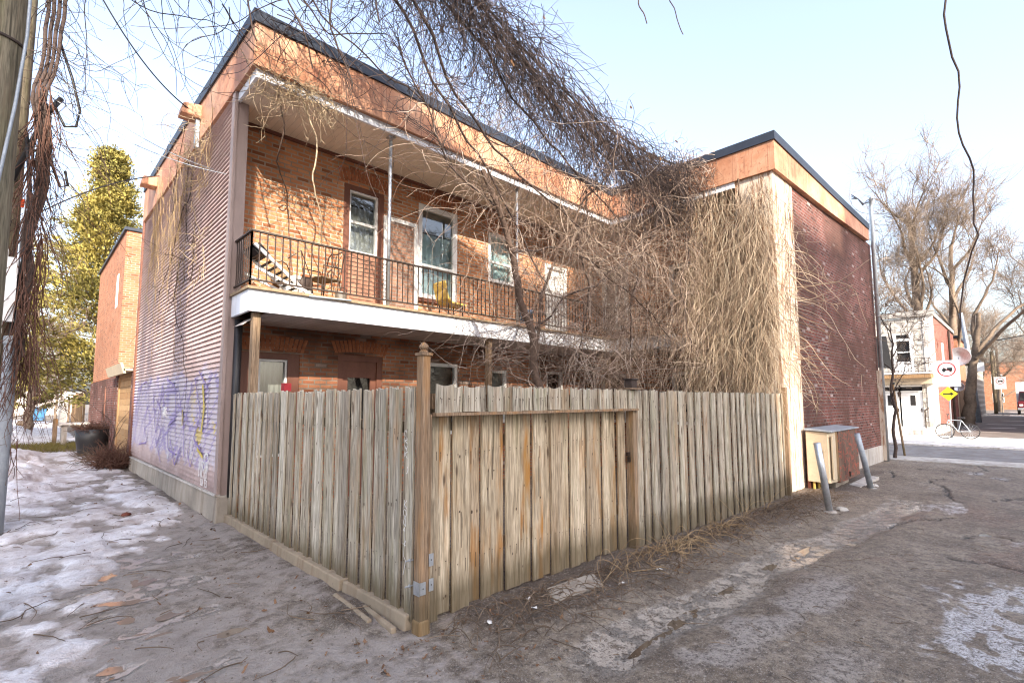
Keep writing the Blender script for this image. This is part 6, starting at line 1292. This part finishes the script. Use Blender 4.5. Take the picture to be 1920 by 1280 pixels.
# ------------------------------------------------------------------ trees
def tree(name, label, base, h, r, lean=(0, 0), spread=.6, nl=7, tw=700, twmat='twig', bmat='bark', split=.35, seed=0, twl=1.0, up=.25, cat='tree', tr=.011, hl=.55, limbs=None):
    t = thing(name, label, cat, base); b = np.array(base, float)
    trunk = poly([b - [0, 0, .3], b + [lean[0] * .3 * h, lean[1] * .3 * h, .3 * h], b + [lean[0] * .65 * h, lean[1] * .65 * h, .62 * h], b + [lean[0] * h, lean[1] * h, .9 * h]], 24)
    strands('trunk', [(trunk[None], r, r * .28)], bmat, t, 8)
    if limbs is not None: L1 = np.stack([poly([b + np.array(q) for q in l], 16) for l in limbs]); 
    else:
        f = np.linspace(split, .92, nl); st = np.array([trunk[int(q * 23)] for q in f]); az = np.arange(nl) * 2.4 + seed; d = np.stack([np.cos(az) * spread, np.sin(az) * spread, np.full(nl, 1.)], -1)
        L1 = grow(st, d, h * hl * (1.1 - f * .7), 16, -.12, .28, gdir=(0, 0, -1))
    L2 = offshoots(L1, len(L1) * 8, (.4, 1), (h * .08, h * .26), 10, -up, .4, .5); L3 = offshoots(L2, len(L2) * 6, (.3, 1), (h * .03, h * .10), 7, -up, .45, .6)
    T = offshoots(L3, tw, (.3, 1), (.4 * twl, 1.4 * twl), 5, -.1, .5, .7)
    strands('limbs', [(L1, r * .36, r * .05), (L2, r * .07, r * .02)], bmat, t, 5)
    o = strands('crown', [(L3, r * .025 + .008, tr * .7), (T, tr * .75, tr * .35)], twmat, t); tag(o, kind='stuff'); return t
tree('bare_tree', 'tall twin stemmed bare tree rising behind the stone house', (56, 6.2, -.1), 21, .5, (.0, .01), .55, 9, 3600, 'twig', seed=.4, twl=1.5, tr=.018, hl=.5)
tree('bare_tree', 'second tall bare stem just right of the twin stemmed tree', (57.5, 4.4, -.1), 17.5, .45, (.02, -.03), .5, 8, 2600, 'twig', seed=2.1, twl=1.4, tr=.018)
tree('bare_tree', 'smaller bare tree showing beside the service mast of the red wall', (44, 9.6, -.1), 13, .28, (.0, .03), .9, 8, 1500, 'twig_dk', seed=1.2, twl=1.2, tr=.014)
tree('leaning_tree', 'dark bare tree leaning right over the back alley', (48.5, 3.1, -.1), 9, .42, (.0, -.12), .8, 6, 1500, 'twig_dk', seed=.9, twl=1.3, tr=.016, limbs=[[(0, -.6, 4.5), (-1, -2.2, 6.6), (-2.5, -4.5, 8.6), (-4, -7, 10.6)], [(0, -.6, 4.8), (1, -1.8, 7.0), (2, -3.8, 9.0), (3, -6.5, 11.5)], [(0, -.8, 5.5), (0, -.6, 7.5), (0, -1.8, 9.8), (0, -2.4, 12.5)], [(0, -.4, 4.2), (0, .8, 5.4), (0, 1.8, 6.6), (0, 2.4, 8.2)]])
for i, (x, y, h, lab) in enumerate(((66, -1.5, 16, 'bare tree with curved limbs at the right edge over the back alley'), (78, 5.5, 12, 'tan twiggy tree above the cream house'), (90, 4.2, 12, 'tan twiggy tree halfway down the back alley'), (102, 2.8, 11, 'low spreading tan tree near the end of the back alley'), (84, -4, 14, 'bare tree right of the back alley near the red truck'), (112, -2, 10, 'farthest bare tree in front of the orange apartment house'))):
    tree('bare_tree', lab, (x, y, -.1), h, .3, (0, 0), .95, 8, 1900, 'twig', seed=i * 1.7, twl=1.6, tr=.02, split=.25)
tree('bare_tree', 'pale bare tree top showing above the roof behind the big vine', (15.5, 19.5, 0), 18, .22, (0, 0), .3, 8, 900, 'twig', seed=3, twl=.9, tr=.012, hl=.35)
tree('young_tree', 'slim young street tree at the end of the red wall', (19.75, 3.0, -.1), 4.8, .055, (.01, -.02), .85, 7, 160, 'twig_dk', 'vine_dark', .42, 1., .5, .3, 'tree', .006, .5)
tree('garden_tree', 'thin bare garden tree in front of the cedar on the left', (-.4, 21, 0), 7, .08, (.03, 0), .7, 7, 500, 'twig_dk', 'vine_dark', .25, 2., .6, .2, 'tree', .007)
def conifer(label, base, h, rad, n, seed):
    t = thing('cedar_tree', label, 'tree', base); b = np.array(base, float); rg = np.random.default_rng(seed)
    strands('trunk', [(poly([b - [0, 0, .2], b + [.1, 0, h * .5], b + [0, 0, h * .97]], 20)[None], .16 + rad * .04, .02)], 'bark', t, 8)
    nb = int(n / 190); zz = rg.uniform(.10, .99, nb) ** .9 * h; az = rg.uniform(0, 6.283, nb); lim = rad * np.interp(zz / h, [0, .15, .35, .7, 1.], [.75, 1., .95, .5, .05]) * rg.uniform(.35, 1.18, nb)
    st = np.stack([b[0] + 0 * zz, b[1] + 0 * zz, b[2] + zz], -1); d = np.stack([np.cos(az), np.sin(az), rg.uniform(-.1, .45, nb)], -1); P = grow(st, d, lim, 8, -.08, .25); strands('limbs', [(P, .03, .008)], 'bark', t, 4)
    k = rg.integers(0, nb, n); f = rg.uniform(.35, 1.05, n) * 7; i = np.minimum(f.astype(int), 6); q = (f - i)[:, None]; C = P[k, i] * (1 - q) + P[k, i + 1] * q + rg.normal(size=(n, 3)) * [.13, .13, .06] * (rad / 2.)
    ax = unit(P[k, 7] - P[k, 0] + rg.normal(size=(n, 3)) * .8 + [0, 0, .25]); w_ = unit(np.cross(ax, rg.normal(size=(n, 3)))); s = rg.uniform(.03, .085, n)[:, None]
    tag(quads('foliage', C, ax * s, w_ * s * .42, 'cedar', t, np.clip(rg.random(nb)[k] * .7 + rg.random(n) * .3, 0, 1)), kind='stuff'); return t
conifer('tall sunlit yellow green cedar behind the neighbour house', (2.5, 32, 0), 14.6, 3.7, 70000, 4)
conifer('darker cedar left of the tall sunlit cedar', (.2, 40, 0), 10.5, 1.9, 16000, 5)
conifer('small cedar seen low between the tall cedar and the pole', (-1.2, 52, 0), 9, 2.2, 14000, 6)
for i, (x, y, h) in enumerate(((-1.6, 34, 6), (2.2, 66, 8), (-.8, 74, 9), (3.2, 84, 10))): tree('bare_tree', ('nearest', 'second', 'third', 'farthest')[i] + ' of the tan leafless trees along the left alley, counted from the pole', (x, y, 0), h, .12, (0, 0), .9, 8, 900, 'twig', seed=i, twl=1.0, tr=.014, split=.15)

# ------------------------------------------------------------------ ground litter
def scatter(xy): return np.array([ground_z(xy[:, 0], xy[:, 1])]).T
def on_ground(x, y, dz=.006):
    h = ground_z(x, y); s = snow_h(x, y) * (x < 2.02) * (x > -2.3); return np.stack([x, y, h + np.maximum(s, 0) + dz], -1)
n = 1500; x = np.r_[U(-.6, 2., 600), U(1.6, 11, 900)]; y = np.r_[3.2 + 15 * rng.random(600) ** 1.6, 3.12 - .9 * rng.random(900) ** 2.2]; C = on_ground(x, y, .008)
a = U(0, 6.28, n); s = np.r_[.007 + .026 * rng.random(600) ** 3, U(.006, .02, 900)][:, None]; tl = rng.normal(size=(n, 2)) * .35
E1 = np.stack([np.cos(a), np.sin(a), tl[:, 0]], -1) * s; E2 = np.stack([-np.sin(a), np.cos(a), tl[:, 1]], -1) * s * U(.35, .8, n)[:, None]
Q = [(1.1, .05), (.5, .75), (-.2, .55), (-.9, .8), (-1.0, -.1), (-.5, -.8), (.1, -.45), (.6, -.7)]; V = np.stack([C + E1 * (p + U(-.2, .2, n)[:, None]) + E2 * (q + U(-.25, .25, n)[:, None]) + np.array([0, 0, 1.]) * (s * U(-.1, .4, n)[:, None]) for p, q in Q], 1)
tag(link('fallen_leaves', numesh('fallen_leaves', V.reshape(-1, 3), np.arange(n * 8).reshape(n, 8), 'deadleaf', {'rnd': np.repeat(rng.random(n), 8)}, False)), kind='stuff')
def lying(n, x, y, la, lb, r, mat, name, lift=.01, arch=.0):
    a = U(0, 6.28, n); P = grow(np.stack([x, y, 0 * x], -1), np.stack([np.cos(a), np.sin(a), 0 * a], -1), U(la, lb, n), 9, 0, .4); P[:, :, 2] = 0; q = np.linspace(0, 1, 9); ok = P[:, :, 1].max(1) < 3.22 + 99 * (x < 2.0); P = P[ok]
    g_ = on_ground(P[:, :, 0].ravel(), P[:, :, 1].ravel(), lift)[:, 2].reshape(P.shape[:2]); sg = g_.mean(1, keepdims=True) * .4 + g_ * .6; P[:, :, 2] = np.maximum(sg, g_ - .004) + arch * 4 * (q * (1 - q))[None] * U(0, 1, len(P))[:, None]; tag(strands(name, [(P, r, r * .5)], mat, None, 4), kind='stuff')
n = 900; x = U(2.3, 11.3, n); lying(n, x, 3.1 - .6 * rng.random(n) ** 1.7, .08, .45, .0038, 'stick', 'dead_stems', .012, .10)
n = 150; x = U(4.3, 7.2, n); lying(n, x, 3.08 - .25 * rng.random(n), .2, .7, .004, 'vine_tan', 'dry_grass_stems', .02, .16)
n = 110; lying(n, U(-.5, 1.95, n), 3.4 + 11 * rng.random(n) ** 1.5, .08, .5, .0045, 'stick', 'fallen_twigs', .012, .015)
n = 90; lying(n, U(2.2, 9, n), U(.2, 2.6, n), .05, .22, .003, 'stick', 'fallen_twigs', .008, .005)
n = 9000; k = 3000; x = np.r_[2.2 + 6.5 * rng.random(n - k) ** 1.4, U(.3, 2.1, k)]; y = np.r_[.05 + 3. * rng.random(n - k), 2.6 + 4.2 * rng.random(k) ** 1.3]; C = on_ground(x, y, .001); C[:, 2] = ground_z(x, y) + .001
s_ = (.0025 + .010 * rng.random(n) ** 4)[:, None]; D = np.array([[1, 0, 0], [-.5, .87, 0], [-.5, -.87, 0], [0, 0, .8]]); an = U(0, 6.28, n); V = []
for dx, dy, dz in D: V.append(C + np.stack([dx * np.cos(an) - dy * np.sin(an), dx * np.sin(an) + dy * np.cos(an), np.full(n, dz)], -1) * s_ * U(.6, 1.3, n)[:, None])
V = np.stack(V, 1).reshape(-1, 3); F = (np.arange(n) * 4)[:, None, None] + np.array([[0, 1, 3], [1, 2, 3], [2, 0, 3]])[None]
tag(link('grit', numesh('grit', V, F.reshape(-1, 3), 'grit', {'rnd': np.repeat(rng.random(n), 4)}, False)), kind='stuff')
n = 34; st = np.stack([U(5.1, 8.6, n), U(3.02, 3.14, n), np.full(n, -.1)], -1); P = grow(st, np.tile([0, -.12, 1.], (n, 1)) + rng.normal(size=(n, 3)) * .28, U(.15, .75, n), 9, .1, .3); tag(strands('weed_stems', [(P, .004, .0018), (offshoots(P, 50, (.3, 1), (.05, .2), 5, 0, .4, .8), .0025, .0012)], 'vine_tan'), kind='stuff')
SCR = [(2.62, 2.95, .05, 'torn white paper scrap nearest the corner post'), (3.02, 2.86, .045, 'curled pale paper scrap below the second gate board'), (4.03, 2.72, .06, 'flat white paper scrap on the broken slab'), (4.72, 2.72, .055, 'crumpled white plastic scrap in front of the gate end'), (3.12, 3.03, .05, 'thin white strip standing against the gate foot')]
for x, y, s, lab in SCR:
    m = MB(); a = random.random() * 6; z = gz(x, y) + .006; p = []
    for k in range(7): q = a + k * .9; rr = s * random.uniform(.4, 1.); p.append((x + rr * math.cos(q), y + rr * .6 * math.sin(q), z + random.uniform(0, .025)))
    c = (x, y, z + .02)
    for k in range(7): m.face([c, p[k], p[(k + 1) % 7]])
    tag(obj('paper_scrap', m, 'paper'), lab, 'paper scrap')
def rock(x, y, s, name, lab, mat):
    m = MB(); z = on_ground(np.array([x]), np.array([y]), 0)[0][2]; pr = [(.01, -.3), (.8, -.25), (1., .1), (.75, .55), (.05, .7)]; k = 7; b = []
    m.lathe((x, y, z), [(r * s, h * s * .8) for r, h in pr], 8); m.v = [(v[0] + random.uniform(-.18, .18) * s, v[1] + random.uniform(-.18, .18) * s, v[2] + random.uniform(-.1, .1) * s) for v in m.v]; tag(obj(name, m, mat), lab, 'stone')
rock(1.2, 9.6, .075, 'stone', 'brown stone lying alone on the snow in the left alley', 'redbrown'); rock(9.95, 2.30, .09, 'stone', 'pale stone beside the foot of the galvanised post', 'conc_lt'); rock(13.1, 2.42, .1, 'stone', 'pale lump at the foot of the dark steel post', 'conc_lt')
m = MB(); x, y = 3.62, 2.98; z = gz(x, y); m.hexa([(3.25, 2.86, z - .05), (3.9, 2.8, z - .05), (4.05, 3.05, z - .05), (3.4, 3.1, z - .05), (3.27, 2.87, z + .022), (3.88, 2.81, z + .018), (4.02, 3.03, z + .03), (3.42, 3.08, z + .03)]); tag(obj('broken_slab', m, 'conc', bev=.01), 'flat broken concrete slab in the dirt in front of the gate', 'slab')
BR = thing('brush_pile', 'dark tied bundle of dead brush at the far end of the siding', 'brush pile', (1.75, 16.4, 0)); n = 420; a = U(0, 6.28, n); rr = .34 * np.sqrt(rng.random(n)); st = np.stack([1.7 + rr * np.cos(a), 16.3 + rr * np.sin(a), U(0, .3, n)], -1); P = grow(st, np.tile([0, 0, .7], (n, 1)) + rng.normal(size=(n, 3)) * .6, U(.3, .65, n), 9, .25, .5); strands('stems', [(P, .010, .004)], 'vine_red', BR)
n = 120; st = np.stack([U(1.2, 1.9, n), U(17.3, 18.6, n), U(.05, .25, n)], -1); P = grow(st, rng.normal(size=(n, 3)) * [1, 1, .2], U(.4, 1.1, n), 9, .15, .4); strands('loose_stems', [(P, .009, .004)], 'stick', BR)
n = 320; a = U(0, 6.28, n); rr = .38 * np.sqrt(rng.random(n)); st = np.stack([1.62 + rr * np.cos(a), 20.8 + rr * np.sin(a), np.full(n, .82)], -1); P = grow(st, np.stack([np.cos(a) * rr, np.sin(a) * rr, .3 + 0 * a], -1) + rng.normal(size=(n, 3)) * .3, U(.15, .4, n), 7, .3, .6); strands('dried_plant', [(P, .012, .005)], 'vine_red', PT)
n = 6; st = np.stack([np.full(n, 1.75), U(16.5, 18, n), np.full(n, .4)], -1); P = grow(st, np.tile([.02, .2, 1.], (n, 1)) + rng.normal(size=(n, 3)) * [.1, .5, .1], U(.9, 2.2, n), 16, .12, .3); strands('tall_stems', [(P, .009, .005)], 'vine_dark', BR)
n = 2600; x = U(-.8, 1.9, n); y = U(23.3, 28.2, n); st = on_ground(x, y, -.01); P = grow(st, np.tile([0, 0, 1.], (n, 1)) + rng.normal(size=(n, 3)) * .6, U(.06, .22, n), 4, .2, .3); MAT['grass'] = leafm('winter_grass', [(.09, .07, .02), (.14, .12, .03), (.22, .16, .06)]); tag(strands('grass', [(P, .008, .003)], 'grass'), kind='stuff')
